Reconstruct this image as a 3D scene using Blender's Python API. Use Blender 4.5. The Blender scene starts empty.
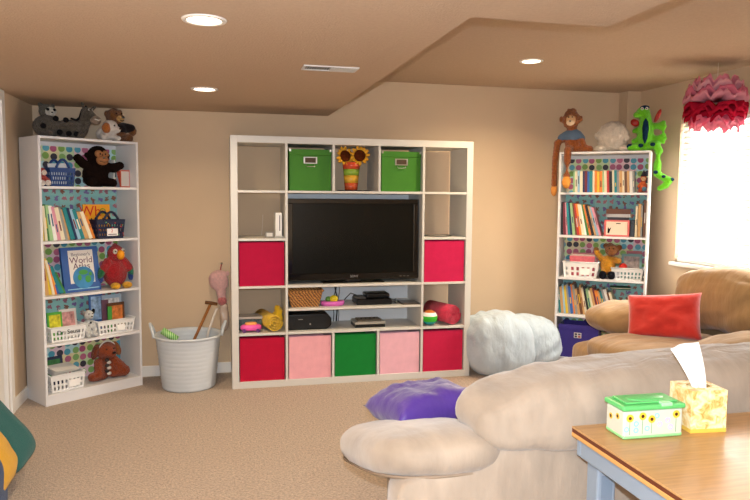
import bpy, bmesh, math, random
from mathutils import Vector, Matrix, Euler, noise
PI = math.pi
random.seed(7)
scn = bpy.context.scene
C = scn.collection

# ------------------------------------------------------------------ camera, world, light, exposure
cam_d = bpy.data.cameras.new('camera'); cam = bpy.data.objects.new('camera', cam_d); C.objects.link(cam)
cam_d.sensor_width = 36.0; cam_d.lens = 669.05 / 750 * 36.0; cam_d.clip_start = 0.05
CAMPOS = Vector((-0.1145, -5.4228, 1.4234))
_yaw, _pit, _rol = 0.2358, -0.0804, 0.0078
_f = Vector((math.sin(_yaw) * math.cos(_pit), math.cos(_yaw) * math.cos(_pit), math.sin(_pit)))
_r0 = Vector((math.cos(_yaw), -math.sin(_yaw), 0)); _u0 = _r0.cross(_f)
_r = _r0 * math.cos(_rol) + _u0 * math.sin(_rol); _u = _u0 * math.cos(_rol) - _r0 * math.sin(_rol)
_m = Matrix((( _r.x, _u.x, -_f.x), (_r.y, _u.y, -_f.y), (_r.z, _u.z, -_f.z))).to_4x4()
_m.translation = CAMPOS
cam.matrix_world = _m
scn.camera = cam
scn.view_settings.view_transform = 'Standard'; scn.view_settings.look = 'None'
scn.view_settings.gamma = 1.0; scn.view_settings.use_curve_mapping = False
scn.view_settings.exposure = 0.1

wd = bpy.data.worlds.new('sky'); scn.world = wd; wd.use_nodes = True
wd.node_tree.nodes['Background'].inputs['Color'].default_value = (0.9, 0.95, 1.0, 1)
wd.node_tree.nodes['Background'].inputs['Strength'].default_value = 3.0

def light(name, kind, loc, energy, col, size=0.1, size_y=None, direction=None, spread=None):
    d = bpy.data.lights.new(name, kind); d.energy = energy; d.color = col
    if kind == 'AREA':
        d.size = size
        if size_y: d.shape = 'RECTANGLE'; d.size_y = size_y
        else: d.shape = 'DISK'
        if spread: d.spread = spread
    else: d.shadow_soft_size = size
    o = bpy.data.objects.new(name, d); C.objects.link(o); o.location = loc
    if direction is not None: o.rotation_euler = Vector(direction).to_track_quat('-Z', 'Y').to_euler()
    return o
FLASH_W, DAY_W, CAN_W = 235.0, 210.0, 8.0
light('flash', 'POINT', CAMPOS + Vector((0, 0.02, 0.09)), FLASH_W, (0.94, 1.07, 1.22), 0.006)
light('daylight', 'AREA', (3.98, -1.40, 1.55), DAY_W, (1.0, 0.95, 0.86), 1.7, 1.4, (-1, 0, -0.12))

# ------------------------------------------------------------------ materials
def lin(c):
    if isinstance(c, str):
        c = c.lstrip('#'); c = [int(c[i:i + 2], 16) / 255 for i in (0, 2, 4)]
    return tuple(((v / 12.92) if v <= 0.04045 else ((v + 0.055) / 1.055) ** 2.4) for v in c[:3])
_mc = {}
def mat(name, col, rough=0.6, spec=0.3, metal=0.0, var=0.0, vscale=12.0, bump=0.0, bscale=80.0, sheen=0.0, coat=0.0, emit=0.0,
        stretch=None, detail=3.0, bdist=0.01):
    key = (name, str(col), rough, var, vscale, bump, bscale)
    if key in _mc: return _mc[key]
    m = bpy.data.materials.new(name); m.use_nodes = True; nt = m.node_tree; b = nt.nodes['Principled BSDF']
    c = lin(col)
    b.inputs['Base Color'].default_value = (*c, 1); b.inputs['Roughness'].default_value = rough
    b.inputs['Specular IOR Level'].default_value = spec; b.inputs['Metallic'].default_value = metal
    if sheen: b.inputs['Sheen Weight'].default_value = sheen
    if coat: b.inputs['Coat Weight'].default_value = coat
    if emit:
        b.inputs['Emission Color'].default_value = (*c, 1); b.inputs['Emission Strength'].default_value = emit
    tc = mp = None
    if var or bump:
        tc = nt.nodes.new('ShaderNodeTexCoord'); mp = nt.nodes.new('ShaderNodeMapping')
        nt.links.new(tc.outputs['Object'], mp.inputs['Vector'])
        if stretch: mp.inputs['Scale'].default_value = stretch
    if var:
        n = nt.nodes.new('ShaderNodeTexNoise'); n.inputs['Scale'].default_value = vscale; n.inputs['Detail'].default_value = detail
        nt.links.new(mp.outputs['Vector'], n.inputs['Vector'])
        r = nt.nodes.new('ShaderNodeValToRGB'); r.color_ramp.elements[0].position = 0.3; r.color_ramp.elements[1].position = 0.7
        r.color_ramp.elements[0].color = (*[v * (1 - var) for v in c], 1)
        r.color_ramp.elements[1].color = (*[min(1, v * (1 + var)) for v in c], 1)
        nt.links.new(n.outputs['Fac'], r.inputs['Fac']); nt.links.new(r.outputs['Color'], b.inputs['Base Color'])
    if bump:
        n2 = nt.nodes.new('ShaderNodeTexNoise'); n2.inputs['Scale'].default_value = bscale; n2.inputs['Detail'].default_value = 4
        nt.links.new(mp.outputs['Vector'], n2.inputs['Vector'])
        bp = nt.nodes.new('ShaderNodeBump'); bp.inputs['Strength'].default_value = bump; bp.inputs['Distance'].default_value = bdist
        nt.links.new(n2.outputs['Fac'], bp.inputs['Height']); nt.links.new(bp.outputs['Normal'], b.inputs['Normal'])
    _mc[key] = m
    return m
def fur(col, name='plush', var=0.25): return mat(name, col, 0.95, 0.1, var=var, vscale=60, bump=0.9, bscale=160, sheen=0.25 if sum(lin(col)) > 0.15 else 0.0, bdist=0.02)
def plastic(col, rough=0.35): return mat('plastic', col, rough, 0.4)
def cloth(col, name='cloth', var=0.06, b=0.25): return mat(name, col, 0.9, 0.15, var=var, vscale=18, bump=b, bscale=220, sheen=0.15)

def grid_paper(name, cols, bgs, cell, rad, kind):
    m = bpy.data.materials.new(name); m.use_nodes = True; nt = m.node_tree; b = nt.nodes['Principled BSDF']; b.inputs['Roughness'].default_value = 0.6
    tc = nt.nodes.new('ShaderNodeTexCoord'); sp = nt.nodes.new('ShaderNodeSeparateXYZ'); cb = nt.nodes.new('ShaderNodeCombineXYZ')
    nt.links.new(tc.outputs['Object'], sp.inputs[0]); nt.links.new(sp.outputs['X'], cb.inputs['X']); nt.links.new(sp.outputs['Z'], cb.inputs['Y'])
    def vor(scale, rnd):
        v = nt.nodes.new('ShaderNodeTexVoronoi'); v.voronoi_dimensions = '2D'; v.inputs['Scale'].default_value = scale; v.inputs['Randomness'].default_value = rnd
        nt.links.new(cb.outputs[0], v.inputs['Vector']); return v
    def ramp(src, cs):
        s = nt.nodes.new('ShaderNodeSeparateColor'); nt.links.new(src.outputs['Color'], s.inputs[0])
        r = nt.nodes.new('ShaderNodeValToRGB'); r.color_ramp.interpolation = 'CONSTANT'
        while len(r.color_ramp.elements) < len(cs): r.color_ramp.elements.new(0.5)
        for i, c in enumerate(cs): r.color_ramp.elements[i].position = i / len(cs); r.color_ramp.elements[i].color = (*lin(c), 1)
        nt.links.new(s.outputs[0], r.inputs[0]); return r
    v1 = vor(1 / cell, 0.15 if kind == 'dots' else 0.35); v2 = vor(1 / (cell * 1.9), 0.0)
    c1, c2 = ramp(v1, cols), ramp(v2, bgs)
    lt = nt.nodes.new('ShaderNodeMath'); lt.operation = 'LESS_THAN'; lt.inputs[1].default_value = rad
    if kind == 'dots': nt.links.new(v1.outputs['Distance'], lt.inputs[0])
    else:
        n = nt.nodes.new('ShaderNodeTexNoise'); n.inputs['Scale'].default_value = 60; nt.links.new(cb.outputs[0], n.inputs['Vector'])
        a = nt.nodes.new('ShaderNodeMath'); a.operation = 'ADD'; nt.links.new(v1.outputs['Distance'], a.inputs[0]); nt.links.new(n.outputs['Fac'], a.inputs[1])
        nt.links.new(a.outputs[0], lt.inputs[0]); lt.inputs[1].default_value = rad + 0.45
    mx = nt.nodes.new('ShaderNodeMix'); mx.data_type = 'RGBA'
    nt.links.new(lt.outputs[0], mx.inputs['Factor']); nt.links.new(c2.outputs[0], mx.inputs['A']); nt.links.new(c1.outputs[0], mx.inputs['B'])
    nt.links.new(mx.outputs['Result'], b.inputs['Base Color'])
    return m

WALL = mat('wall_paint', '#C9B194', 0.85, 0.2, bump=0.12, bscale=140, var=0.02, vscale=3)
CEIL = mat('ceiling_paint', '#BEA68E', 0.9, 0.15, bump=0.35, bscale=120, var=0.04, vscale=60)
TRIM = mat('white_trim', '#E6E2DC', 0.45, 0.35)
WHITE = mat('white_laminate', '#CCC9C2', 0.4, 0.4)
WHITE2 = mat('white_bookcase', '#DCDADA', 0.45, 0.35)
def carpet():
    m = mat('carpet', '#BFA892', 0.98, 0.05, var=0.30, vscale=75, bump=1.0, bscale=130, sheen=0.3, detail=6, bdist=0.02)
    return m
SUEDE = mat('suede', '#9C8E7F', 0.92, 0.12, var=0.13, vscale=7, bump=0.22, bscale=7, sheen=0.35, stretch=(2.2, 0.8, 0.8), bdist=0.04, detail=5)
SUEDE2 = mat('suede_brown', '#9C7C54', 0.92, 0.12, var=0.14, vscale=7, bump=0.25, bscale=7, sheen=0.3, stretch=(0.8, 2.2, 0.8), bdist=0.04)
BLACK = mat('black_plastic', '#0C0C0D', 0.35, 0.4)
METAL = mat('steel', '#C8C4BC', 0.3, 0.5, metal=1.0)
EYE = mat('eye', '#080606', 0.15, 0.6)

# ------------------------------------------------------------------ mesh helpers
class MB:
    def __init__(s): s.v = []; s.f = []
    def add(s, vs, fs):
        k = len(s.v); s.v += [tuple(p) for p in vs]; s.f += [tuple(i + k for i in f) for f in fs]; return s
    def box(s, x0, x1, y0, y1, z0, z1, M=None):
        vs = [Vector((x, y, z)) for z in (z0, z1) for y in (y0, y1) for x in (x0, x1)]
        if M is not None: vs = [M @ p for p in vs]
        return s.add(vs, [(0, 2, 3, 1), (4, 5, 7, 6), (0, 1, 5, 4), (2, 6, 7, 3), (0, 4, 6, 2), (1, 3, 7, 5)])
    def loft(s, rings, caps=True, closed=True):
        n = len(rings[0]); vs = [p for r in rings for p in r]; fs = []
        for i in range(len(rings) - 1):
            for j in range(n if closed else n - 1):
                a = i * n + j; b = i * n + (j + 1) % n; fs.append((a, b, b + n, a + n))
        if caps: fs.append(tuple(range(n - 1, -1, -1))); fs.append(tuple((len(rings) - 1) * n + j for j in range(n)))
        return s.add(vs, fs)
    def lathe(s, prof, n=28, c=(0, 0, 0), caps=True, sx=1, sy=1):
        return s.loft([[(c[0] + r * sx * math.cos(2 * PI * j / n), c[1] + r * sy * math.sin(2 * PI * j / n), c[2] + z) for j in range(n)] for r, z in prof], caps)
    def tube(s, pts, r, n=8, caps=True):
        pts = [Vector(p) for p in pts]; rs = r if isinstance(r, (list, tuple)) else [r] * len(pts); rings = []
        ref = Vector((0, 0, 1)); t0 = (pts[1] - pts[0]).normalized()
        if abs(t0.dot(ref)) > 0.9: ref = Vector((1, 0, 0))
        for i, p in enumerate(pts):
            t = (pts[min(i + 1, len(pts) - 1)] - pts[max(i - 1, 0)]).normalized()
            a = t.cross(ref)
            if a.length < 1e-4: a = t.cross(Vector((0, 1, 0)))
            a.normalize(); b = t.cross(a).normalized()
            rings.append([p + (a * math.cos(2 * PI * j / n) + b * math.sin(2 * PI * j / n)) * rs[i] for j in range(n)])
        return s.loft(rings, caps)
    def ell(s, c, r, nu=16, nv=10, R=None, e1=1.0, e2=1.0, fn=None):
        if not isinstance(r, (list, tuple)): r = (r, r, r)
        def sp(w, m): return math.copysign(abs(w) ** m, w)
        vs = []; fs = []
        def pt(u, v):
            p = Vector((r[0] * sp(math.cos(v), e1) * sp(math.cos(u), e2), r[1] * sp(math.cos(v), e1) * sp(math.sin(u), e2), r[2] * sp(math.sin(v), e1)))
            if fn: p = Vector(fn(p))
            if R is not None: p = R @ p
            return p + Vector(c)
        for i in range(1, nv):
            for j in range(nu): vs.append(pt(2 * PI * j / nu, -PI / 2 + PI * i / nv))
        b = len(vs); vs += [pt(0, -PI / 2), pt(0, PI / 2)]
        for i in range(nv - 2):
            for j in range(nu):
                a = i * nu + j; q = i * nu + (j + 1) % nu; fs.append((a, q, q + nu, a + nu))
        for j in range(nu):
            fs.append((b, (j + 1) % nu, j)); fs.append((b + 1, (nv - 2) * nu + j, (nv - 2) * nu + (j + 1) % nu))
        return s.add(vs, fs)
    def prism(s, poly, y0, y1):  # polygon in x,z extruded along y
        n = len(poly)
        return s.add([(x, y0, z) for x, z in poly] + [(x, y1, z) for x, z in poly],
                     [tuple(range(n)), tuple(range(2 * n - 1, n - 1, -1))] + [(i, i + n, (i + 1) % n + n, (i + 1) % n) for i in range(n)])
    def mesh(s, name):
        me = bpy.data.meshes.new(name); me.from_pydata(s.v, [], s.f)
        bm = bmesh.new(); bm.from_mesh(me); bmesh.ops.recalc_face_normals(bm, faces=bm.faces); bm.to_mesh(me); bm.free()
        return me
    def build(s, name, m, parent=None, smooth=False, bevel=0.0, loc=(0, 0, 0), rot=(0, 0, 0), seg=2):
        me = s.mesh(name); return link(name, me, m, parent, smooth, bevel, loc, rot, seg)
def link(name, me, m, parent=None, smooth=False, bevel=0.0, loc=(0, 0, 0), rot=(0, 0, 0), seg=2):
    if m is not None and not me.materials: me.materials.append(m)
    if smooth: me.polygons.foreach_set('use_smooth', [True] * len(me.polygons))
    o = bpy.data.objects.new(name, me); C.objects.link(o)
    o.location = loc; o.rotation_euler = rot
    if parent is not None: o.parent = parent
    if bevel:
        b = o.modifiers.new('bevel', 'BEVEL'); b.width = bevel; b.segments = seg; b.limit_method = 'ANGLE'; b.angle_limit = math.radians(40)
    return o
def tag(o, label, cat, group=None):
    o['label'] = label; o['category'] = cat
    if group: o['group'] = group
    return o
def thing(name, label, cat, loc=(0, 0, 0), rz=0.0, group=None, rot=None):
    o = bpy.data.objects.new(name, None); C.objects.link(o); o.empty_display_size = 0.05
    o.location = loc; o.rotation_euler = rot if rot else (0, 0, rz)
    return tag(o, label, cat, group)
def struct(o): o['kind'] = 'structure'; return o
def evalmesh(o, name):
    dg = bpy.context.evaluated_depsgraph_get(); dg.update()
    return bpy.data.meshes.new_from_object(o.evaluated_get(dg))
def blob(name, prims, m, parent, voxel=0.008, smooth=4, fuzz=0.0, fscale=60):
    """soft continuous body: ellipsoids ('e',c,r[,R]) and tapered limbs ('c',[pts],[radii]) fused into one surface"""
    mb = MB()
    for p in prims:
        if p[0] == 'e': mb.ell(p[1], p[2], 16, 12, p[3] if len(p) > 3 else None)
        else:
            mb.tube(p[1], p[2], 10)
            mb.ell(p[1][0], p[2][0], 10, 8); mb.ell(p[1][-1], p[2][-1], 10, 8)
            for q, r in list(zip(p[1], p[2]))[1:-1]: mb.ell(q, r, 10, 8)
    me = mb.mesh(name); t = bpy.data.objects.new(name + '_tmp', me); C.objects.link(t)
    r = t.modifiers.new('r', 'REMESH'); r.mode = 'VOXEL'; r.voxel_size = voxel; r.use_smooth_shade = True
    s = t.modifiers.new('s', 'SMOOTH'); s.iterations = smooth; s.factor = 0.5
    me2 = evalmesh(t, name); bpy.data.objects.remove(t); bpy.data.meshes.remove(me)
    if fuzz:
        for v in me2.vertices:
            d = noise.noise(v.co * fscale) * fuzz + noise.noise(v.co * fscale * 2.3) * fuzz * 0.6
            v.co += v.normal * d
    me2.name = name
    return link(name, me2, m, parent, True)
def eyes(parent, pts, r, m=None, name='eye'):
    for p in pts: MB().ell(p, r, 10, 8).build(name, m or EYE, parent, True)
def text(body, size, m, parent, M, name='lettering', depth=0.0006, align='CENTER'):
    cu = bpy.data.curves.new('t', 'FONT'); cu.body = body; cu.size = size; cu.extrude = depth; cu.align_x = align; cu.align_y = 'CENTER'
    t = bpy.data.objects.new('t', cu); C.objects.link(t); me = evalmesh(t, name); bpy.data.objects.remove(t); me.name = name
    me.transform(M)
    return link(name, me, m, parent)
def facing(x, y, z, tilt=0.0):  # text stands in the x-z plane and reads from -y
    return Matrix.Translation((x, y, z)) @ Matrix.Rotation(PI / 2 + tilt, 4, 'X')
def pillow_mesh(w, h, t, n=22, concave=0.06, wr=0.004, seed=0):
    mb = MB(); g = []
    for side in (1, -1):
        rows = []
        for i in range(n + 1):
            row = []
            for j in range(n + 1):
                u = -1 + 2 * i / n; v = -1 + 2 * j / n
                k = max(0.0, (1 - u ** 4) * (1 - v ** 4)) ** 0.55
                x = u * w / 2 * (1 - concave * (1 - abs(v) ** 3) * abs(u)); y = v * h / 2 * (1 - concave * (1 - abs(u) ** 3) * abs(v))
                z = side * t / 2 * k + wr * noise.noise(Vector((u * 2.2 + seed, v * 2.2, side))) * 2 * k + wr * noise.noise(Vector((u * 6 + seed, v * 6, side))) * k
                row.append((x, y, z))
            rows.append(row)
        vs = [p for r in rows for p in r]; fs = []
        for i in range(n):
            for j in range(n):
                a = i * (n + 1) + j; fs.append((a, a + n + 1, a + n + 2, a + 1) if side > 0 else (a, a + 1, a + n + 2, a + n + 1))
        mb.add(vs, fs)
    me = mb.mesh('pillow'); bm = bmesh.new(); bm.from_mesh(me); bmesh.ops.remove_doubles(bm, verts=bm.verts, dist=0.0005); bm.to_mesh(me); bm.free()
    return me
def wrinkle(p, amp, sx, sy, sz, seed=0.0):
    return amp * (noise.noise(Vector((p.x * sx + seed, p.y * sy, p.z * sz))) + 0.5 * noise.noise(Vector((p.x * sx * 2.3 + seed, p.y * sy * 2.3, p.z * sz * 2.3))))
def creases(p, amp, d, seed=0.0):
    # soft sharp-bottomed folds running along direction d
    d = Vector(d).normalized(); al = p.dot(d); q = p - d * al
    w = noise.noise(Vector((q.x * 7 + seed, q.y * 7, q.z * 7)) + d * al * 1.6)
    w2 = noise.noise(Vector((q.x * 15 + seed, q.y * 15 + 3, q.z * 15)) + d * al * 3.0)
    return amp * ((abs(w) ** 0.7) * 2 - 0.7 + 0.5 * (abs(w2) ** 0.7 - 0.35))
def puff(name, c, r, m, parent, e1=0.5, e2=0.45, nu=56, nv=36, fn=None, amp=0.012, freq=(5, 5, 5), rot=None, seed=0.0, axis='z', fold=None):
    """overstuffed cushion: a superellipsoid with soft creases"""
    R = rot if rot is not None else Matrix.Identity(3)
    mb = MB().ell((0, 0, 0), r, nu, nv, None, e1, e2, fn)
    me = mb.mesh(name)
    for v in me.vertices: v.co += v.normal * wrinkle(v.co, amp, *freq, seed)
    if fold:
        for v in me.vertices: v.co += v.normal * creases(v.co, fold[0], fold[1], seed)
    me.transform(Matrix.Translation(c) @ R.to_4x4())
    return link(name, me, m, parent, True)
def basket_wall(w0, d0, w1, d1, h, rows, cols_w, cols_d, holes, th=0.003, corner=0.02, z0=0.0):
    """one connected tapered rectangular wall with slots punched through: holes(side, col, row) -> True removes a cell"""
    per = [('w', i) for i in range(cols_w)] + [('d', i) for i in range(cols_d)] + [('W', i) for i in range(cols_w)] + [('D', i) for i in range(cols_d)]
    def pt(k, t):
        w = w0 + (w1 - w0) * t; d = d0 + (d1 - d0) * t; s, i = per[k % len(per)]
        if s == 'w': return (-w / 2 + w * i / cols_w, -d / 2)
        if s == 'd': return (w / 2, -d / 2 + d * i / cols_d)
        if s == 'W': return (w / 2 - w * i / cols_w, d / 2)
        return (-w / 2, d / 2 - d * i / cols_d)
    n = len(per); nr = len(rows)
    bm = bmesh.new(); V = [[bm.verts.new((*pt(k, rows[j]), z0 + rows[j] * h)) for k in range(n)] for j in range(nr)]
    for j in range(nr - 1):
        for k in range(n):
            if not holes(per[k][0], per[k][1], j): bm.faces.new((V[j][k], V[j][(k + 1) % n], V[j + 1][(k + 1) % n], V[j + 1][k]))
    bm.faces.new([V[0][k] for k in range(n - 1, -1, -1)])
    me = bpy.data.meshes.new('basket_wall'); bm.to_mesh(me); bm.free()
    return me
def white_basket(label, group, loc, rz, w, d, h, m, slots_w=12, txt=None, lab=None):
    t = thing('storage_basket', label, 'basket', loc, rz, group)
    cw, cd = slots_w * 2 + 1, 11
    me = basket_wall(w * 0.9, d * 0.9, w, d, h, [0, 0.12, 0.34, 0.46, 0.68, 0.82, 1.0], cw, cd,
                     lambda s, i, j: i % 2 == 1 and j in (1, 3) and 0 < i < (cw if s in 'wW' else cd) - 1)
    o = link('basket_wall', me, m, t); s = o.modifiers.new('s', 'SOLIDIFY'); s.thickness = 0.003
    rim = MB(); pts = [(-w / 2, -d / 2, h), (w / 2, -d / 2, h), (w / 2, d / 2, h), (-w / 2, d / 2, h), (-w / 2, -d / 2, h)]
    for a, b in zip(pts, pts[1:]): rim.tube([a, b], 0.005, 6)
    rim.build('rim', m, t, True)
    if txt:
        text(txt, h * 0.42, mat('ink', '#26323A', 0.6), o, facing(0, -d * 0.475 - 0.005, h * 0.62))
    if lab:
        MB().box(lab[0], lab[1], -d / 2 - 0.004, -d / 2 - 0.001, h * 0.2, h * 0.62).build('paper_label', mat('paper', '#F4F1EC', 0.7), t)
    return t
ORD = ['first', 'second', 'third', 'fourth', 'fifth', 'sixth', 'seventh', 'eighth', 'ninth', 'tenth', 'eleventh', 'twelfth', 'thirteenth',
       'fourteenth', 'fifteenth', 'sixteenth', 'seventeenth', 'eighteenth', 'nineteenth', 'twentieth', 'twenty-first', 'twenty-second', 'twenty-third', 'twenty-fourth', 'twenty-fifth']
PAGES = mat('paper_pages', '#E4DAC4', 0.8, 0.1, var=0.12, vscale=90, stretch=(12, 1, 1))
def book(label, group, loc, rot, th, h, d, col, name='book'):
    """x = thickness, spine towards -y, origin at the bottom left front corner"""
    c = min(0.0025, th * 0.22); m = mat('book_cover', col, 0.45, 0.35, var=0.05, vscale=30)
    mb = MB().box(0, th, 0, c * 1.2, 0, h).box(0, c, c * 1.2, d, 0, h).box(th - c, th, c * 1.2, d, 0, h)
    o = mb.build(name, m, loc=loc, rot=rot); tag(o, label, 'book', group)
    MB().box(c, th - c, c * 1.2, d - 0.004, 0.003, h - 0.003).build('pages', PAGES, o)
    q = random.Random(int(th * 1e5 + h * 1e6))
    if th > 0.012 and q.random() < 0.55:
        a_ = q.uniform(0.2, 0.5); MB().box(th * 0.32, th * 0.68, -0.0006, 0.0002, h * a_, h * (a_ + q.uniform(0.15, 0.38))).build('spine_title', mat('book_title', q.choice(['#E9DFC8', '#D9B23A', '#C9C9C4']) if sum(lin(col)) < 0.9 else q.choice(['#7A3B30', '#3A5A78', '#4A4A44']), 0.5), o)
    return o
BK = {'yellow': '#D9B92F', 'cream': '#E2D6B8', 'white': '#E8E6E0', 'green': '#3E7D3A', 'pale green': '#9CC28C', 'pink': '#D58FA0', 'red': '#B5302A', 'maroon': '#6E2230',
      'teal': '#1F7F86', 'pale blue': '#8FB8CF', 'navy': '#1E2D55', 'blue': '#2F5FA8', 'orange': '#DD7F2A', 'tan': '#C79B62', 'brown': '#6B4529', 'grey': '#8E8F8C', 'black': '#1B1B1D', 'purple': '#6A4A8C'}
# ------------------------------------------------------------------ the room
XL, XR, YB, YF = -1.405, 3.568, 0.0, -7.2
ZS, ZC = 2.066, 2.362
SX1, SY1, SX2 = 0.7875, -3.111, 1.336
def wallbox(name, *b, m=WALL): return struct(MB().box(*b).build(name, m))
struct(MB().box(XL - 1.2, XR + 0.15, YF - 0.1, YB + 0.1, -0.1, 0).build('floor', carpet()))
wallbox('wall_back', XL - 0.1, XR + 0.12, YB, YB + 0.1, 0, ZC + 0.1)
wallbox('wall_front', XL - 0.1, XR + 0.12, YF - 0.1, YF, 0, ZC + 0.1)
wallbox('wall_corner_column', 3.435, XR, -0.125, 0.0, 0, ZC)
struct(MB().box(XL - 0.1, XR + 0.12, YF, YB, ZC, ZC + 0.1).build('ceiling', CEIL))
sof = MB(); poly = [(XL, YF), (SX2, YF), (SX2, SY1), (SX1, SY1), (SX1, YB), (XL, YB)]
n = len(poly)
sof.add([(x, y, ZS) for x, y in poly] + [(x, y, ZC) for x, y in poly], [tuple(range(n)), tuple(range(n, 2 * n))] + [(i, (i + 1) % n, (i + 1) % n + n, i + n) for i in range(n)])
struct(sof.build('ceiling_soffit', CEIL))
# left wall with the doorway
DY0, DY1, DZ = -0.79, -1.62, 2.0
lw = MB().box(XL - 0.1, XL, DY0, YB, 0, ZC).box(XL - 0.1, XL, YF, DY1, 0, ZC).box(XL - 0.1, XL, DY1, DY0, DZ, ZC)
struct(lw.build('wall_left', WALL))
tr = struct(MB().box(XL, XL + 0.016, DY0, DY0 + 0.065, 0, DZ + 0.065).box(XL, XL + 0.016, DY1 - 0.065, DY1, 0, DZ + 0.065).box(XL, XL + 0.016, DY1, DY0, DZ, DZ + 0.065)
            .box(XL - 0.1, XL, DY0 - 0.02, DY0, 0, DZ).box(XL - 0.1, XL, DY1, DY1 + 0.02, 0, DZ).build('trim_1', TRIM, bevel=0.003))
dr = MB().box(XL - 0.06, XL - 0.022, DY1 + 0.022, DY0 - 0.022, 0.01, DZ - 0.004).build('door_1', TRIM, bevel=0.002); struct(dr)
for y0, y1 in ((-0.90, -1.17), (-1.24, -1.51)):
    for z0, z1 in ((0.2, 0.75), (0.85, 1.15), (1.25, 1.85)):
        MB().box(XL - 0.022, XL - 0.016, y1, y0, z0, z1).build('panel', TRIM, dr, bevel=0.004)
kn = MB().lathe([(0.012, 0), (0.012, 0.03), (0.028, 0.045), (0.028, 0.065), (0.015, 0.075)], 16).build('knob', METAL, dr, True); kn.location = (XL - 0.022, -1.53, 0.95); kn.rotation_euler = (0, PI / 2, 0)
# right wall with the window
WY0, WY1, WZ0, WZ1 = -0.665, -2.15, 0.905, 2.075
rw = MB().box(XR, XR + 0.12, WY0, YB, 0, ZC).box(XR, XR + 0.12, YF, WY1, 0, ZC).box(XR, XR + 0.12, WY1, WY0, 0, WZ0).box(XR, XR + 0.12, WY1, WY0, WZ1, ZC)
struct(rw.build('wall_right', WALL))
bb = lambda nm, *b: struct(MB().box(*b).build(nm, TRIM, bevel=0.004))
bb('baseboard_back', XL, 3.435, -0.013, 0, 0, 0.085)
bb('baseboard_left', XL, XL + 0.013, DY0 + 0.065, -0.013, 0, 0.085)
bb('baseboard_right', XR - 0.013, XR, YF, -0.125, 0, 0.085)
win = struct(MB().box(XR + 0.07, XR + 0.11, WY1, WY1 + 0.05, WZ0, WZ1).box(XR + 0.07, XR + 0.11, WY0 - 0.05, WY0, WZ0, WZ1)
             .box(XR + 0.07, XR + 0.11, WY1 + 0.05, WY0 - 0.05, WZ0, WZ0 + 0.05).box(XR + 0.07, XR + 0.11, WY1 + 0.05, WY0 - 0.05, WZ1 - 0.05, WZ1)
             .box(XR + 0.075, XR + 0.105, (WY0 + WY1) / 2 - 0.025, (WY0 + WY1) / 2 + 0.025, WZ0 + 0.05, WZ1 - 0.05).build('window_1', TRIM))
gm = bpy.data.materials.new('window_glass'); gm.use_nodes = True; nt = gm.node_tree; nt.nodes.remove(nt.nodes['Principled BSDF'])
gt = nt.nodes.new('ShaderNodeBsdfTransparent'); gg = nt.nodes.new('ShaderNodeBsdfGlossy'); gg.inputs['Roughness'].default_value = 0.02; gx = nt.nodes.new('ShaderNodeMixShader'); gx.inputs[0].default_value = 0.06
nt.links.new(gt.outputs[0], gx.inputs[1]); nt.links.new(gg.outputs[0], gx.inputs[2]); nt.links.new(gx.outputs[0], nt.nodes['Material Output'].inputs[0])
yc = (WY0 + WY1) / 2
MB().box(XR + 0.088, XR + 0.092, WY1 + 0.05, yc - 0.025, WZ0 + 0.05, WZ1 - 0.05).build('pane', gm, win)
MB().box(XR + 0.088, XR + 0.092, yc + 0.025, WY0 - 0.05, WZ0 + 0.05, WZ1 - 0.05).build('pane', gm, win)
struct(MB().box(XR - 0.04, XR + 0.07, WY1 - 0.03, WY0 + 0.03, WZ0 - 0.03, WZ0).build('window_sill', TRIM, win, bevel=0.006))
# blind
sm = bpy.data.materials.new('blind_slat'); sm.use_nodes = True; nt = sm.node_tree; nt.nodes.remove(nt.nodes['Principled BSDF'])
sd = nt.nodes.new('ShaderNodeBsdfDiffuse'); st = nt.nodes.new('ShaderNodeBsdfTranslucent'); sx = nt.nodes.new('ShaderNodeMixShader'); sx.inputs[0].default_value = 0.09
sd.inputs[0].default_value = (0.88, 0.86, 0.82, 1); st.inputs[0].default_value = (0.92, 0.9, 0.86, 1)
nt.links.new(sd.outputs[0], sx.inputs[1]); nt.links.new(st.outputs[0], sx.inputs[2]); nt.links.new(sx.outputs[0], nt.nodes['Material Output'].inputs[0])
bl = thing('window_blind', 'white horizontal slat blind drawn down over the bright window', 'blind', (XR + 0.035, yc, WZ0))
bw = WY0 - WY1 - 0.03; H = WZ1 - WZ0
MB().box(-0.03, 0.03, -bw / 2, bw / 2, H - 0.05, H - 0.003).build('headrail', TRIM, bl, bevel=0.003)
MB().box(-0.027, 0.025, -bw / 2, bw / 2, 0.004, 0.034).build('bottom_rail', TRIM, bl, bevel=0.003)
sl = MB(); prof = [(-0.0255, 0.0), (-0.012, 0.0028), (0, 0.0035), (0.012, 0.0028), (0.0255, 0.0)]
sl.add([(x, y, z) for y in (-bw / 2, bw / 2) for x, z in prof] + [(x, y, z - 0.0022) for y in (-bw / 2, bw / 2) for x, z in prof],
       [(i, i + 1, i + 6, i + 5) for i in range(4)] + [(i + 10, i + 15, i + 16, i + 11) for i in range(4)] + [(0, 5, 15, 10), (4, 14, 19, 9)])
slm = sl.mesh('slat'); slm.materials.append(sm)
nsl = 24
for k in range(nsl):
    o = bpy.data.objects.new('slat', slm); C.objects.link(o); o.parent = bl
    o.location = (0, 0, 0.062 + (H - 0.12) * k / (nsl - 1)); o.rotation_euler = (0, -0.85, 0)
for y in (-bw / 2 + 0.15, -bw / 6 + 0.02, bw / 6 - 0.02, bw / 2 - 0.15):
    MB().tube([(-0.028, y, 0.02), (-0.028, y, H - 0.05)], 0.0012, 5).build('ladder_cord', TRIM, bl)
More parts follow.
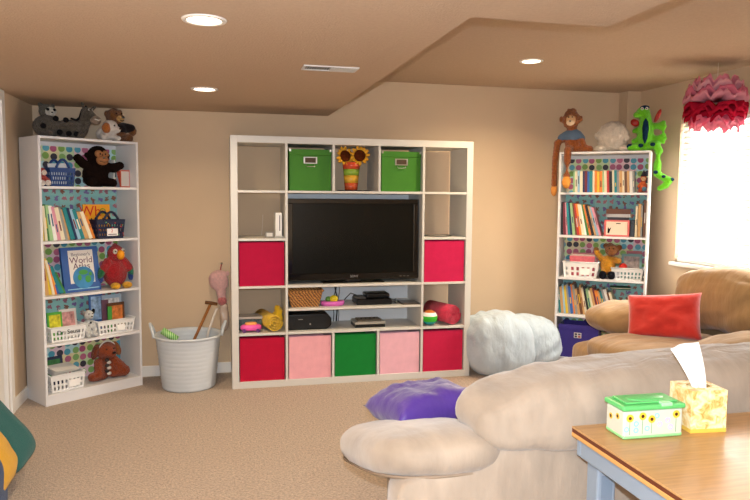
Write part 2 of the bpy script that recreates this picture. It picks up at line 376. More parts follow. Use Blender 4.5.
# recessed lamps
LENS = mat('lamp_lens', '#FFF1D8', 0.4, emit=9.0)
RING = mat('lamp_ring', '#E9E3DA', 0.4)
def can(x, y, z, label, power=1.0):
    t = thing('recessed_light', label, 'ceiling light', (x, y, z), 0, 'recessed ceiling lamps')
    MB().lathe([(0.062, -0.002), (0.064, -0.006), (0.080, -0.005), (0.083, 0.0), (0.062, 0.0)], 32, caps=False).build('trim_ring', RING, t, True)
    MB().lathe([(0.0622, -0.0015), (0.05, -0.003), (0.02, -0.004)], 32).build('lens', LENS, t, True)
    l = light('lamp_glow', 'AREA', (x, y, z - 0.012), CAN_W * power, (1.0, 0.78, 0.50), 0.12, direction=(0, 0, -1), spread=math.radians(150))
can(-0.143, -2.82, ZS, 'large round recessed lamp nearest the front, glowing in the low ceiling')
can(-0.165, -1.15, ZS, 'round recessed lamp in the low ceiling just before the back wall')
can(2.027, -1.09, ZC, 'round recessed lamp in the raised ceiling between air vent and window', 2.8)
can(-0.143, -4.5, ZS, 'added recessed lamp in the low ceiling, out of view overhead')  # added lamp outside the frame, continues the row to light the room
can(2.5, -4.6, ZC, 'added unseen recessed lamp in the raised ceiling near the oak table')  # also added out of view, extra light for the table end
# vent
v = thing('ceiling_vent', 'white slotted air vent in the low ceiling', 'vent', (0.462, -2.02, ZS), 0.0)
VM = mat('vent_white', '#D8D6D2', 0.5)
MB().box(-0.14, 0.14, 0.045, 0.06, -0.006, 0).box(-0.14, 0.14, -0.06, -0.045, -0.006, 0).box(-0.14, -0.125, -0.045, 0.045, -0.006, 0).box(0.125, 0.14, -0.045, 0.045, -0.006, 0).build('frame', VM, v, bevel=0.002)
MB().box(-0.125, 0.125, -0.045, 0.045, -0.001, 0).build('duct', mat('duct_dark', '#6F655C', 0.8), v)
for k in range(20):
    x = -0.119 + 0.0125 * k
    MB().box(-0.0006, 0.0006, -0.045, 0.045, -0.006, 0.006).build('louver', VM, v, loc=(x, 0, -0.006), rot=(0, 0.8 if k < 10 else -0.8, 0))
# ------------------------------------------------------------------ cube shelving unit
UX, UY = 0.0, -0.50
T, CELL, UD, UW = 0.05, 0.35, 0.39, 1.85
u = thing('cube_shelf_unit', 'large white cube shelving unit around the television', 'shelf', (UX, UY, 0))
def up(name, *b, m=WHITE, bevel=0.0015): return MB().box(*b).build(name, m, u, bevel=bevel)
up('side_panel', 0, T, 0, UD, 0, UW); up('side_panel', UW - T, UW, 0, UD, 0, UW)
up('top_panel', T, UW - T, 0, UD, UW - T, UW); up('bottom_panel', T, UW - T, 0, UD, 0, T)
h = 0.009
cx = [T + CELL * k for k in range(6)]; cz = [T + CELL * k for k in range(6)]
for k in (1, 4): up('divider', cx[k] - h, cx[k] + h, 0.001, UD, T, UW - T)
for k in (2, 3):
    up('divider', cx[k] - h, cx[k] + h, 0.001, UD, cz[4] + h, UW - T)
    up('divider', cx[k] - h, cx[k] + h, 0.001, UD, T, cz[1] - h)
for k in (1, 2, 3, 4):
    up('shelf_board', T, cx[1] - h, 0.002, UD, cz[k] - h, cz[k] + h); up('shelf_board', cx[4] + h, UW - T, 0.002, UD, cz[k] - h, cz[k] + h)
for k in (1, 2, 4): up('shelf_board', cx[1] + h, cx[4] - h, 0.002, UD, cz[k] - h, cz[k] + h)
ZH = 0.575
up('half_shelf', cx[1] + h, cx[4] - h, 0.004, UD, ZH - 0.008, ZH + 0.008)
up('back_panel', cx[1] + h, cx[4] - h, UD - 0.006, UD, cz[1] + h, cz[4] - h, m=mat('back_board', '#DDE0E2', 0.5))
def cellbox(col, row):  # bottom left front of a cell in world space (row 0 = bottom)
    return cx[col] + (h if col else 0) + UX, UY, cz[row] + (h if row else 0)
def fabric_box(name, label, col, row, color, group, wob=0.0, zt=0.322):
    x, y, z = cellbox(col, row); w = CELL - (h if col in (0, 4) else 2 * h)
    t = thing(name, label, 'storage box', (x + w / 2, y + 0.012, z), wob, group)
    bwid = w - 0.016; m = cloth(color, 'box_fabric', 0.05, 0.4)
    b = MB().box(-bwid / 2, bwid / 2, 0, 0.35, 0, zt - 0.001); b.f.pop(1)
    o = b.build('box_body', m, t); s = o.modifiers.new('s', 'SOLIDIFY'); s.thickness = 0.004; s.offset = -1
    MB().box(-bwid / 2 - 0.001, bwid / 2 + 0.001, -0.001, 0.002, zt - 0.05, zt - 0.046).build('hem_seam', m, t)
    MB().box(-bwid / 2 + 0.004, bwid / 2 - 0.004, 0.005, 0.345, 0.0, 0.004).build('base', m, t)
    return t
g = 'fabric storage boxes in the cube unit'
HOT, PINK, GRN = '#B5103F', '#E7A6AE', '#0F7A2E'
fabric_box('fabric_box', 'crimson fabric box in the outer bottom cell, next to the tub', 0, 0, '#B80E35', g)
fabric_box('fabric_box', 'pale pink fabric box between the crimson and the green box', 1, 0, PINK, g)
fabric_box('fabric_box', 'bright green fabric box in the bottom row centre', 2, 0, GRN, g)
fabric_box('fabric_box', 'pale pink fabric box between the green and the crimson box', 3, 0, '#E3AEBB', g)
fabric_box('fabric_box', 'crimson fabric box in the outer bottom cell, next to the pale blue beanbag', 4, 0, '#C01B45', g)
fabric_box('fabric_box', 'crimson fabric box beside the television, above the yellow rolled towel', 0, 2, '#AE0F3C', g)
fabric_box('fabric_box', 'crimson fabric box beside the television, above the red rolled towel', 4, 2, '#C21A4C', g)
def lid_box(label, col):
    x, y, z = cellbox(col, 4); w = CELL - 2 * h; m = mat('green_card', '#3C7A1E', 0.6, 0.3, var=0.03, vscale=30)
    t = thing('lidded_box', label, 'storage box', (x + w / 2 + 0.006, y + 0.04, z), 0, 'green lidded boxes on the top row')
    MB().box(-0.155, 0.155, 0.003, 0.33, 0, 0.262).build('box_body', m, t, bevel=0.002)
    MB().box(-0.159, 0.159, 0, 0.333, 0.2625, 0.305).build('lid', m, t, bevel=0.003)
    f = MB().box(-0.05, -0.04, -0.004, 0.003, 0.20, 0.25).box(0.04, 0.05, -0.004, 0.003, 0.20, 0.25).box(-0.04, 0.04, -0.004, 0.003, 0.243, 0.25).box(-0.04, 0.04, -0.004, 0.003, 0.20, 0.207)
    lh = f.build('label_holder', METAL, t, bevel=0.001)
    MB().box(-0.04, 0.04, -0.001, 0.0025, 0.207, 0.243).build('label_card', mat('card_dark', '#4A3A28', 0.6), lh)
    MB().tube([(-0.032, -0.002, 0.192), (-0.03, -0.012, 0.178), (0.03, -0.012, 0.178), (0.032, -0.002, 0.192)], 0.003, 6).build('ring_pull', METAL, lh, True)
    for sx in (-0.157, 0.143): MB().box(sx, sx + 0.014, -0.0012, 0.004, 0.288, 0.3065).build('metal_corner', METAL, t)
lid_box('green lidded box with metal label holder, next to the empty top cell by the tub', 1)
lid_box('green lidded box with metal label holder, between flower vase and window side', 3)
# striped vase with sunflowers
x, y, z = cellbox(2, 4)
tr_ = tag(MB().lathe([(0.125, 0), (0.13, 0.004), (0.13, 0.008), (0.12, 0.006)], 28, sy=0.9).build('vase_tray', BLACK, smooth=True, loc=(0.935, -0.33, z)), 'thin black round tray under the striped flower vase', 'tray')
vz = thing('flower_vase', 'striped red, green and yellow vase of brown-hearted sunflowers', 'vase', (0.912, -0.35, z + 0.0085))
bands = [(0.0, 0.055, '#C9552F'), (0.055, 0.112, '#D9A637'), (0.112, 0.160, '#86A83A'), (0.160, 0.212, '#C94B2C')]
for z0, z1, c in bands:
    r0, r1 = 0.048 + 0.02 * z0 / 0.212, 0.048 + 0.02 * z1 / 0.212
    MB().lathe([(r0 - 0.004, z0), (r0, z0), (r1, z1), (r1 - 0.004, z1)], 28, caps=False).build('vase_band', mat('glaze', c, 0.25, 0.5), vz, True)
MB().lathe([(0.0, 0.002), (0.045, 0.002)], 28).build('vase_base', mat('glaze', '#C9552F', 0.25, 0.5), vz)
rnd = random.Random(3)
for fx, fy, fz, tilt in ((-0.055, -0.035, 0.258, 0.25), (0.055, -0.05, 0.262, -0.2)):
    fl = MB().ell((0, 0, 0), (0.046, 0.046, 0.022), 16, 8).build('sunflower_heart', fur('#5E2A0E', 'seed_head'), vz, True, loc=(fx, fy, fz), rot=(PI / 2 - 0.2, 0, tilt))
    for k in range(13):
        a = 2 * PI * k / 13 + rnd.uniform(-0.1, 0.1); L = rnd.uniform(0.026, 0.034)
        MB().ell((0, 0, 0), (L * 0.75, 0.013, 0.003), 10, 6).build('petal', mat('petal', '#D99B1E', 0.6, var=0.2, vscale=60), fl, True,
                                                       loc=(math.cos(a) * (0.038 + L * 0.5), math.sin(a) * (0.038 + L * 0.5), rnd.uniform(-0.006, 0.006)), rot=(0, rnd.uniform(-0.4, 0.1), a))
    MB().tube([(fx, fy + 0.02, fz), (fx * 0.4, 0.0, 0.12), (0, 0, 0.02)], 0.004, 6).build('stem', mat('stem', '#4F6B2A', 0.7), vz)
# television
tv = thing('television', 'black flat screen television in the middle of the white cube unit', 'television', (0.9215, -0.44, cz[2] + h))
ZT0, ZT1 = 0.026, 0.642
fr = MB(); w2 = 0.511
fr.box(-w2, w2, 0, 0.05, ZT0, ZT0 + 0.052).box(-w2, w2, 0, 0.05, ZT1 - 0.036, ZT1).box(-w2, -w2 + 0.042, 0, 0.05, ZT0 + 0.052, ZT1 - 0.036).box(w2 - 0.042, w2, 0, 0.05, ZT0 + 0.052, ZT1 - 0.036)
bz = fr.build('bezel', mat('gloss_black', '#050506', 0.12, 0.5, coat=0.3), tv, bevel=0.004)
MB().box(-w2 + 0.042, w2 - 0.042, 0.006, 0.04, ZT0 + 0.052, ZT1 - 0.036).build('screen', mat('screen_glass', '#0B0D0B', 0.2, 0.25), tv)
MB().box(-w2 + 0.05, w2 - 0.05, 0.05, 0.1, ZT0 + 0.06, ZT1 - 0.05).build('rear_case', BLACK, tv, bevel=0.01)
MB().box(-0.06, 0.06, 0.03, 0.075, 0.008, ZT0 + 0.01).build('stand_neck', BLACK, tv)
MB().box(-0.24, 0.24, 0.0, 0.16, 0, 0.01).build('stand_foot', mat('gloss_black', '#050506', 0.12, 0.5, coat=0.3), tv, bevel=0.004)
text('SONY', 0.024, METAL, bz, facing(0.0, -0.0006, ZT0 + 0.026), 'maker_lettering')
for k in range(3): MB().box(0.36 + 0.03 * k, 0.375 + 0.03 * k, -0.0006, 0.001, ZT0 + 0.02, ZT0 + 0.023).build('indicator_mark', METAL, bz)
# second row: console and small things
x, y, z = cellbox(0, 3)
wi = thing('game_console', 'slim white game console standing upright in the cell beside the television', 'game console', (0.352, -0.40, z))
MB().box(-0.024, 0.024, 0, 0.16, 0.012, 0.185).build('console_body', mat('white_gloss', '#EFEDE9', 0.25), wi, bevel=0.003)
MB().box(-0.034, 0.034, -0.012, 0.165, 0, 0.012).build('console_stand', mat('grey_plastic', '#B9B6B0', 0.4), wi, bevel=0.003)
MB().box(0.004, 0.011, -0.001, 0.001, 0.05, 0.165).build('disc_slot', mat('slot', '#5A5560', 0.4), wi)
cl_ = thing('desk_clock', 'small grey square clock lying beside the upright white console', 'clock', (0.282, -0.42, z))
MB().box(-0.032, 0.032, 0, 0.04, 0, 0.045).build('clock_case', mat('grey_plastic2', '#8A857D', 0.35), cl_, bevel=0.005)
MB().box(-0.022, 0.022, -0.001, 0.002, 0.01, 0.036).build('clock_face', mat('clock_face', '#CFCBC4', 0.3), cl_)
tag(MB().tube([(0.235, -0.25, z + 0.0025), (0.243, -0.25, z + 0.10), (0.247, -0.22, z + 0.165)], 0.002, 6).build('charger_cable', mat('cord_white', '#D9CDBB', 0.5)), 'thin white cord standing behind the small grey clock', 'cord')
x, y, z = cellbox(4, 3)
tag(MB().tube([(1.47, -0.46, z + 0.012), (1.52, -0.47, z + 0.007), (1.62, -0.46, z + 0.004), (1.70, -0.40, z + 0.004), (1.715, -0.40, z + 0.004)], 0.004, 6).build('black_cable', BLACK, smooth=True), 'black cable lying in the upper cell on the window side', 'cable')
# fourth row
x, y, z = cellbox(0, 1)
def towel_roll(name, label, c0, c1, r, color, turns=3):
    a, b = Vector(c0), Vector(c1); ax = (b - a).normalized(); upv = Vector((0, 0, 1)); sd_ = ax.cross(upv).normalized(); up2 = sd_.cross(ax)
    m = mat('towelling', color, 0.95, 0.1, var=0.15, vscale=50, bump=0.9, bscale=180, sheen=0.3, bdist=0.02)
    t = thing(name, label, 'towel', (a.x, a.y, a.z - r)); base = Vector((a.x, a.y, a.z - r))
    mb = MB(); N = turns * 22; th = r / (turns + 0.4)
    outer, inner = [], []
    for i in range(N + 1):
        an = 2 * PI * i / 22; rr = r * (0.22 + 0.78 * i / N)
        for lst, q in ((outer, rr), (inner, rr - th * 0.5)):
            d = (sd_ * math.cos(an) + up2 * math.sin(an)) * max(q, 0.002); lst.append(d)
    rings = []
    for i in range(N + 1):
        j = 0.004 * math.sin(i * 1.7)
        rings.append([a - base + outer[i] - ax * j, b - base + outer[i], b - base + inner[i], a - base + inner[i] - ax * j])
    mb.loft(rings); o = mb.build('rolled_cloth', m, t, True)
    return t
towel_roll('rolled_towel', 'yellow towel rolled up, lying in the cell above the crimson box by the tub', (0.313, -0.475, z + 0.071), (0.235, -0.18, z + 0.075), 0.068, '#F2C227')
puffy = thing('yellow_cloth', 'crumpled yellow cloth tucked behind the yellow rolled towel', 'cloth', (0.352, -0.30, z))
puff('cloth_folds', (0, 0, 0.085), (0.034, 0.06, 0.085), cloth('#EEBE28'), puffy, 0.8, 0.8, 24, 18, amp=0.014, freq=(30, 30, 30))
tb = thing('toy_case', 'dark patterned toy case under clear lid beside the yellow towel', 'toy', (0.14, -0.31, z))
MB().box(-0.085, 0.085, -0.07, 0.07, 0, 0.085).build('case_body', mat('toy_print', '#4A5A58', 0.5, var=0.6, vscale=45), tb, bevel=0.006)
MB().box(-0.09, 0.09, -0.075, 0.075, 0.0855, 0.105).build('case_lid', mat('toy_clear', '#B5AFA6', 0.25), tb, bevel=0.006)
ty = thing('toy_car', 'bright pink toy car in front of the dark toy case', 'toy', (0.14, -0.43, z))
puff('toy_body', (0, 0, 0.034), (0.078, 0.035, 0.024), mat('toy_pink', '#E85CA8', 0.3), ty, 0.6, 0.7, 28, 16, amp=0.002)
puff('toy_roof', (0, 0, 0.062), (0.045, 0.026, 0.012), mat('toy_orange', '#E8A05A', 0.4), ty, 0.6, 0.7, 20, 12, amp=0.001)
for wx in (-0.05, 0.05):
    for wy in (-0.034, 0.034): MB().lathe([(0.0, -0.006), (0.014, -0.006), (0.014, 0.006), (0.0, 0.006)], 14).build('wheel', mat('wheel', '#5B2E6B', 0.5), ty, loc=(wx, wy, 0.014), rot=(PI / 2, 0, 0))
x, y, z = cellbox(4, 1)
towel_roll('rolled_towel', 'crimson towel rolled up, lying in the cell above the crimson box by the beanbag', (1.715, -0.475, z + 0.087), (1.615, -0.20, z + 0.09), 0.085, '#E02A4E', 4)
bag_ = thing('toy_ball', 'green, white and teal striped soft ball beside the crimson towel', 'ball', (1.531, -0.44, z))
for z0, z1, c in ((-1, -0.45, '#1C8C96'), (-0.45, 0.25, '#37B32C'), (0.25, 0.7, '#E9E6DF'), (0.7, 1.0, '#B8672B')):
    pr_ = [(math.sqrt(max(0, 1 - q * q)) * 0.062, 0.062 + q * 0.061) for q in [z0 + (z1 - z0) * i / 6 for i in range(7)]]
    MB().lathe([(max(r, 0.001), zz) for r, zz in pr_], 24, caps=False).build('ball_panel', mat('ball', c, 0.5), bag_, True)
# middle: basket, toys, devices
zb = ZH + 0.008
wm = bpy.data.materials.new('wicker'); wm.use_nodes = True; nt = wm.node_tree; b = nt.nodes['Principled BSDF']; b.inputs['Roughness'].default_value = 0.6
tc = nt.nodes.new('ShaderNodeTexCoord'); w1 = nt.nodes.new('ShaderNodeTexWave'); w1.wave_type = 'BANDS'; w1.bands_direction = 'DIAGONAL'; w1.inputs['Scale'].default_value = 26; w1.inputs['Distortion'].default_value = 2.5
rp = nt.nodes.new('ShaderNodeValToRGB'); rp.color_ramp.elements[0].color = (*lin('#5A3417'), 1); rp.color_ramp.elements[1].color = (*lin('#C58A45'), 1)
nt.links.new(tc.outputs['Object'], w1.inputs['Vector']); nt.links.new(w1.outputs['Fac'], rp.inputs['Fac']); nt.links.new(rp.outputs['Color'], b.inputs['Base Color'])
wk = thing('wicker_basket', 'brown woven basket on the half shelf under the television', 'basket', (0.545, -0.36, zb))
rws = [i / 8 for i in range(9)]
me = basket_wall(0.205, 0.14, 0.265, 0.18, 0.125, rws, 20, 12, lambda s, i, j: False)
for vtx in me.vertices:
    k = int(round(vtx.co.z / 0.125 * 8)); j = int(round((vtx.co.x + vtx.co.y) * 70))
    vtx.co.y += 0.003 * (1 if (k + j) % 2 else -1)
o = link('woven_wall', me, wm, wk); s = o.modifiers.new('s', 'SOLIDIFY'); s.thickness = 0.005
rim = MB(); pts = [(-0.135, -0.092, 0.125), (0.135, -0.092, 0.125), (0.135, 0.092, 0.125), (-0.135, 0.092, 0.125), (-0.135, -0.092, 0.125)]
for a, b2 in zip(pts, pts[1:]): rim.tube([a, b2], 0.007, 8)
rim.build('rim', wm, wk, True)
ty2 = thing('toy_tray', 'pink oval toy tray with a yellow and green toy piled on it', 'toy', (0.762, -0.39, zb))
MB().lathe([(0.0, 0), (0.08, 0), (0.092, 0.012), (0.092, 0.034), (0.084, 0.036), (0.0, 0.03)], 28, sy=0.55).build('tray', mat('toy_pink', '#D668B5', 0.3), ty2, True)
MB().ell((0.01, 0, 0.05), (0.035, 0.025, 0.028), 16, 10).build('yellow_toy', mat('toy_y', '#D8C21F', 0.4), ty2, True)
MB().ell((-0.03, 0.006, 0.048), (0.026, 0.02, 0.022), 16, 10).build('green_toy', mat('toy_g', '#5C8F3C', 0.4), ty2, True)
dv = thing('media_player', 'black media player with coiled cable on the half shelf', 'device', (1.095, -0.33, zb))
MB().box(-0.15, 0.13, -0.1, 0.1, 0, 0.045).build('player_body', BLACK, dv, bevel=0.008)
MB().box(-0.07, 0.12, -0.07, 0.08, 0.0455, 0.085).build('upper_case', mat('black_satin', '#151516', 0.3), dv, bevel=0.014, seg=3)
MB().box(-0.15, -0.075, -0.08, 0.06, 0.0455, 0.06).build('grey_panel', mat('grey_dark', '#4D4D4C', 0.4), dv, bevel=0.006)
cbl = []
for i in range(40): a = i / 39 * 4 * PI; cbl.append((0.135 + 0.035 * math.cos(a), -0.06 + 0.035 * math.sin(a), 0.006 + 0.0008 * i))
MB().tube(cbl, 0.004, 6).build('coiled_cable', BLACK, dv, True)
MB().tube([(-0.10, 0.06, 0.05), (-0.17, 0.05, 0.075), (-0.21, 0.06, 0.03), (-0.215, 0.10, 0.0045)], 0.004, 6).build('power_cable', BLACK, dv, True)
fb = thing('dvd_case', 'flat dark disc case at the end of the half shelf', 'case', (1.37, -0.40, zb))
MB().box(-0.07, 0.07, -0.07, 0.09, 0, 0.012).build('case_shell', mat('case_dark', '#4C4441', 0.35), fb, bevel=0.002)
MB().box(-0.06, 0.06, -0.06, 0.08, 0.012, 0.0128).build('case_sleeve', mat('case_sleeve', '#5C5450', 0.3), fb)
zb2 = cz[1] + h
bk = thing('speaker_dock', 'black rounded audio dock on the shelf under the wicker basket', 'device', (0.582, -0.35, zb2))
MB().prism([(-0.168, 0.0), (0.135, 0.0), (0.165, 0.03), (0.165, 0.085), (0.13, 0.122), (-0.168, 0.122)], -0.09, 0.12).build('dock_body', BLACK, bk, bevel=0.012, seg=3)
MB().box(-0.13, 0.12, -0.092, -0.089, 0.012, 0.105).build('grille', mat('grille', '#1A1B1C', 0.55, bump=0.6, bscale=300), bk)
MB().lathe([(0.0, 0), (0.006, 0), (0.006, 0.004), (0.0, 0.004)], 12).build('button', METAL, bk, loc=(0.0, -0.092, 0.045), rot=(PI / 2, 0, 0))
MB().box(-0.09, -0.055, -0.0935, -0.0918, 0.08, 0.084).build('badge', METAL, bk)
mo = thing('cable_modem', 'silver and black set-top device on the shelf above green box', 'device', (1.045, -0.36, zb2))
MB().prism([(-0.115, 0.0), (0.125, 0.0), (0.125, 0.022), (-0.115, 0.022)], -0.08, 0.09).build('device_base', BLACK, mo, bevel=0.004)
MB().box(-0.118, 0.128, -0.083, 0.093, 0.0225, 0.046).build('silver_shell', mat('silver', '#B9B4A9', 0.35, metal=0.5), mo, bevel=0.01, seg=3)
MB().box(-0.09, 0.10, -0.06, 0.06, 0.0462, 0.058).build('top_plate', mat('dark_plate', '#5F564A', 0.4), mo, bevel=0.006)
for k in range(4): MB().ell((-0.05 + 0.035 * k, 0.0, 0.06), (0.008, 0.008, 0.004), 10, 6).build('top_button', BLACK, mo, True)
for k, (x0, sw) in enumerate(((0.812, 0.012), (0.835, -0.01), (0.852, 0.006))):
    rr = 0.0035 if k != 1 else 0.006
    tag(MB().tube([(x0, -0.165, cz[2] - h - 0.006), (x0 + sw, -0.168, 0.66), (x0 - sw, -0.165, ZH + 0.012)], rr, 6).build('hanging_cable', BLACK if k != 2 else mat('grey_cable', '#8B8A88', 0.5), smooth=True),
        ['thin black cable hanging behind the pink toy tray', 'thick black cable hanging behind the half shelf middle', 'grey cable hanging next to the thick black one'][k], 'cable')
    tag(MB().tube([(x0 - sw, -0.165, ZH - 0.0085), (x0, -0.17, 0.48), (x0 - 0.006, -0.18, zb2 + 0.008)], rr, 6).build('hanging_cable', BLACK if k != 2 else mat('grey_cable', '#8B8A88', 0.5), smooth=True),
        ['thin black cable running down to the shelf behind the black audio dock', 'thick black cable running down to the shelf right of the audio dock', 'grey cable running down to the shelf beside the silver device'][k], 'cable')
# ------------------------------------------------------------------ bookcases
BW, BH, BD, BT = 0.707, 1.80, 0.295, 0.016
DOTS = grid_paper('dot_paper', ['#B8587A', '#4FA0B4', '#86AE52', '#3A3540', '#C46A86', '#5FAABC', '#8FB96A'], ['#E3D5B2', '#CFE0B0', '#BFE0E0', '#EBCBD0', '#E8DCA8'], 0.056, 0.42, 'dots')
FLOR = grid_paper('floral_paper', ['#9A6070', '#8A5A48', '#7C6AA0', '#B5757E'], ['#8CC4C0', '#86BFBE', '#93C8C2'], 0.055, 0.33, 'flor')
class Case:
    def __init__(s, x, y, a, sz, label):
        s.x, s.y, s.a, s.sz = x, y, a, sz   # sz: tops of the five shelf levels, from the top down
        s.t = t = thing('bookcase', label, 'bookcase', (x, y, 0), a, 'white corner bookcases')
        bx = lambda nm, *b, m=WHITE2: MB().box(*b).build(nm, m, t, bevel=0.0012)
        bx('side_panel', 0, BT, 0, BD, 0, BH); bx('side_panel', BW - BT, BW, 0, BD, 0, BH); bx('top_panel', BT, BW - BT, 0, BD, BH - BT, BH)
        for k in range(4): bx('shelf_board', BT, BW - BT, 0.002, BD - 0.006, sz[k] - 0.018, sz[k])
        bx('bottom_shelf', BT, BW - BT, 0.002, BD - 0.006, sz[4] - 0.016, sz[4]); bx('kick_board', BT, BW - BT, 0.003, 0.019, 0, sz[4] - 0.016)
        bx('back_board', BT, BW - BT, BD - 0.005, BD, 0.0, BH - BT)
        tops = [BH - BT] + [q - 0.018 for q in sz[:4]]
        for k in range(5):
            ft = 0.028 if k == 0 else 0.0
            bx('patterned_backing', BT + 0.002, BW - BT - 0.002, BD - 0.008, BD - 0.0052, sz[k] + 0.001, tops[k] - 0.001 - ft, m=DOTS if k % 2 == 0 else FLOR)
    def w(s, lx, ly, lz):
        c, n_ = math.cos(s.a), math.sin(s.a)
        return (s.x + lx * c - ly * n_, s.y + lx * n_ + ly * c, lz)
    def thing(s, name, label, cat, lx, ly, lz, group=None, rz=0.0): return thing(name, label, cat, s.w(lx, ly, lz), s.a + rz, group)
    def book(s, label, group, lx, ly, lz, th, hh, d, col, lean=0.0, rz=0.0, name='book'):
        return book(label, group, s.w(lx, ly, lz + 0.0005), (0, lean, s.a + rz), th, hh, d, col, name)
    def row(s, shelf, lx, ly, specs, where, group, d=0.16, seed=1):
        """specs: (colour, thickness, height, lean in degrees; negative = top to the tub side)"""
        rnd = random.Random(seed); x = lx; i = 0; pl = 0
        for i, (c, th, hh, le) in enumerate(specs):
            le = math.radians(le)
            size = 'thin' if th < 0.014 else ('thick' if th > 0.024 else 'slim' if hh > 0.2 else 'small')
            s.book('%s %s book, %s from the tub side in %s' % (size, c, ORD[i], where), group, x, ly + rnd.uniform(0, 0.012), s.sz[shelf], th, hh, d - rnd.uniform(0, 0.02), BK[c], le)
            x += th / math.cos(le) + 0.0012
        _ = pl
        return x
LC = Case(-1.222, -0.658, 0.628, [1.472, 1.106, 0.739, 0.415, 0.072], 'white bookcase angled in the corner beside the door and the tub')
RC = Case(2.690, -0.310, -0.665, [1.467, 1.108, 0.754, 0.438, 0.072], 'white bookcase angled in the corner beside the window')
# --- books, corner by the tub
LG, RG = 'children\'s books in the bookcase by the tub', 'children\'s books in the bookcase by the window'
LC.row(1, 0.026, 0.06, [('yellow', 0.0268, .20, -2), ('cream', 0.0171, .235, -4), ('green', 0.0146, .245, -5), ('pale green', 0.0244, .24, -6), ('white', 0.0244, .235, -8), ('pink', 0.0220, .23, -10), ('cream', 0.0268, .225, -11),
                       ('grey', 0.0195, .22, -12), ('tan', 0.0146, .215, -13), ('teal', 0.0293, .225, -14), ('navy', 0.0146, .225, -15), ('pale blue', 0.0244, .215, -16), ('teal', 0.0244, .215, -17), ('tan', 0.0268, .195, -18), ('cream', 0.0244, .20, -19), ('orange', 0.0171, .17, -19)],
       'second shelf of bookcase by door', LG, seed=2)
LC.row(2, 0.03, 0.06, [('green', .014, .25, -3), ('tan', .024, .26, -5), ('yellow', .02, .25, -8), ('cream', .016, .24, -11), ('orange', .014, .21, -13), ('blue', .02, .225, -17), ('teal', .024, .20, -20), ('green', .012, .16, -22)], 'third shelf of bookcase by door', LG, seed=3)
def cover_book(case, name, label, lx, ly, lz, w, hgt, th, tilt, rz, cover, group=None):
    """a book standing with its front cover to the room, leaning back"""
    t = thing(name, label, 'book', case.w(lx, ly, lz + 0.001), 0, group, rot=(-tilt, 0, case.a + rz))
    MB().box(-w / 2, w / 2, 0, 0.002, 0, hgt).box(-w / 2, w / 2, th - 0.002, th, 0, hgt).box(-w / 2, -w / 2 + 0.002, 0.002, th - 0.002, 0, hgt).build('cover', mat('book_cover', cover, 0.4, 0.35), t)
    MB().box(-w / 2 + 0.002, w / 2 - 0.003, 0.002, th - 0.002, 0.003, hgt - 0.003).build('pages', PAGES, t)
    return t
t = cover_book(LC, 'picture_book', 'orange picture book with red letters behind the navy basket', 0.476, 0.165, LC.sz[1], 0.20, 0.242, 0.014, 0.08, 0, '#E39A1E')
text('Wh', 0.105, mat('red_print', '#C62A18', 0.5), t, facing(-0.048, -0.0005, 0.19))
text('o', 0.09, mat('green_print', '#6E8F22', 0.5), t, facing(0.045, -0.0005, 0.20))
for k in range(5): MB().ell((-0.085 + 0.042 * k, 0.001, 0.135), (0.008, 0.0015, 0.012), 10, 6).build('cover_motif', mat('motif', '#3B2A14', 0.5), t)
t = cover_book(LC, 'atlas', 'large blue and white world atlas with a globe on its cover', 0.312, 0.075, LC.sz[2], 0.268, 0.315, 0.022, 0.16, 0.05, '#1F4F93')
ap = MB().box(-0.085, 0.095, -0.0012, 0.0002, 0.06, 0.292).build('cover_panel', mat('atlas_panel', '#D8D3CC', 0.45), t)
text("Beginner's", 0.034, mat('ink_grey', '#6C6470', 0.5), ap, facing(0.005, -0.0016, 0.262))
text('World', 0.062, mat('ink_purple', '#5B2E4F', 0.5), ap, facing(0.005, -0.0016, 0.22)); text('Atlas', 0.062, mat('ink_purple', '#5B2E4F', 0.5), ap, facing(0.005, -0.0016, 0.178))
gl = mat('globe_print', '#2E78A8', 0.4, var=0.35, vscale=8); MB().lathe([(0.0, 0), (0.078, 0), (0.078, 0.002), (0.0, 0.002)], 36).build('globe_print', gl, ap, loc=(0.012, -0.0014, 0.098), rot=(PI / 2, 0, 0))
for gx, gz, rx, rz_ in ((0.0, 0.135, 0.034, 0.018), (0.03, 0.085, 0.022, 0.026), (-0.03, 0.10, 0.014, 0.022), (0.05, 0.12, 0.012, 0.014)):
    MB().ell((gx + 0.012, -0.0034, gz), (rx, 0.0008, rz_), 14, 8).build('land_print', mat('land', '#3C8E3C', 0.45), ap)
MB().box(-0.11, 0.12, -0.0012, 0.0002, 0.018, 0.024).build('cover_line', mat('line', '#8FC4DA', 0.5), t)
# --- soft toys and baskets, corner by the tub
def lattice_basket(label, case, lx, ly, lz, w, d, hgt, color, spots=None):
    t = case.thing('handle_basket', label, 'basket', lx, ly, lz + 0.0005, 'blue plastic handle baskets'); m = plastic(color)
    me = basket_wall(w * 0.86, d * 0.86, w, d, hgt, [0, .12, .27, .36, .51, .60, .75, 1], 21, 11, lambda s, i, j: j in (1, 3, 5) and (i + (j // 2) % 2) % 2 == 1 and 0 < i < (20 if s in 'wW' else 10))
    o = link('basket_wall', me, m, t); s = o.modifiers.new('s', 'SOLIDIFY'); s.thickness = 0.003
    hp = [(-w * 0.26 + w * 0.52 * i / 12, -d / 2, hgt + 0.055 * math.sin(PI * i / 12)) for i in range(13)]
    MB().tube(hp, 0.009, 8).build('handle', m, t, True); MB().tube([(p[0], d / 2, p[2]) for p in hp], 0.009, 8).build('handle', m, t, True)
    return t, m
t, m = lattice_basket('royal blue lattice basket with papers, next to the gorilla toy', LC, 0.178, 0.11, LC.sz[0], 0.175, 0.13, 0.125, '#1C3F78')
cd = LC.thing('paper_stack', 'white folded papers standing in the royal blue basket', 'papers', 0.17, 0.12, LC.sz[0] + 0.006)
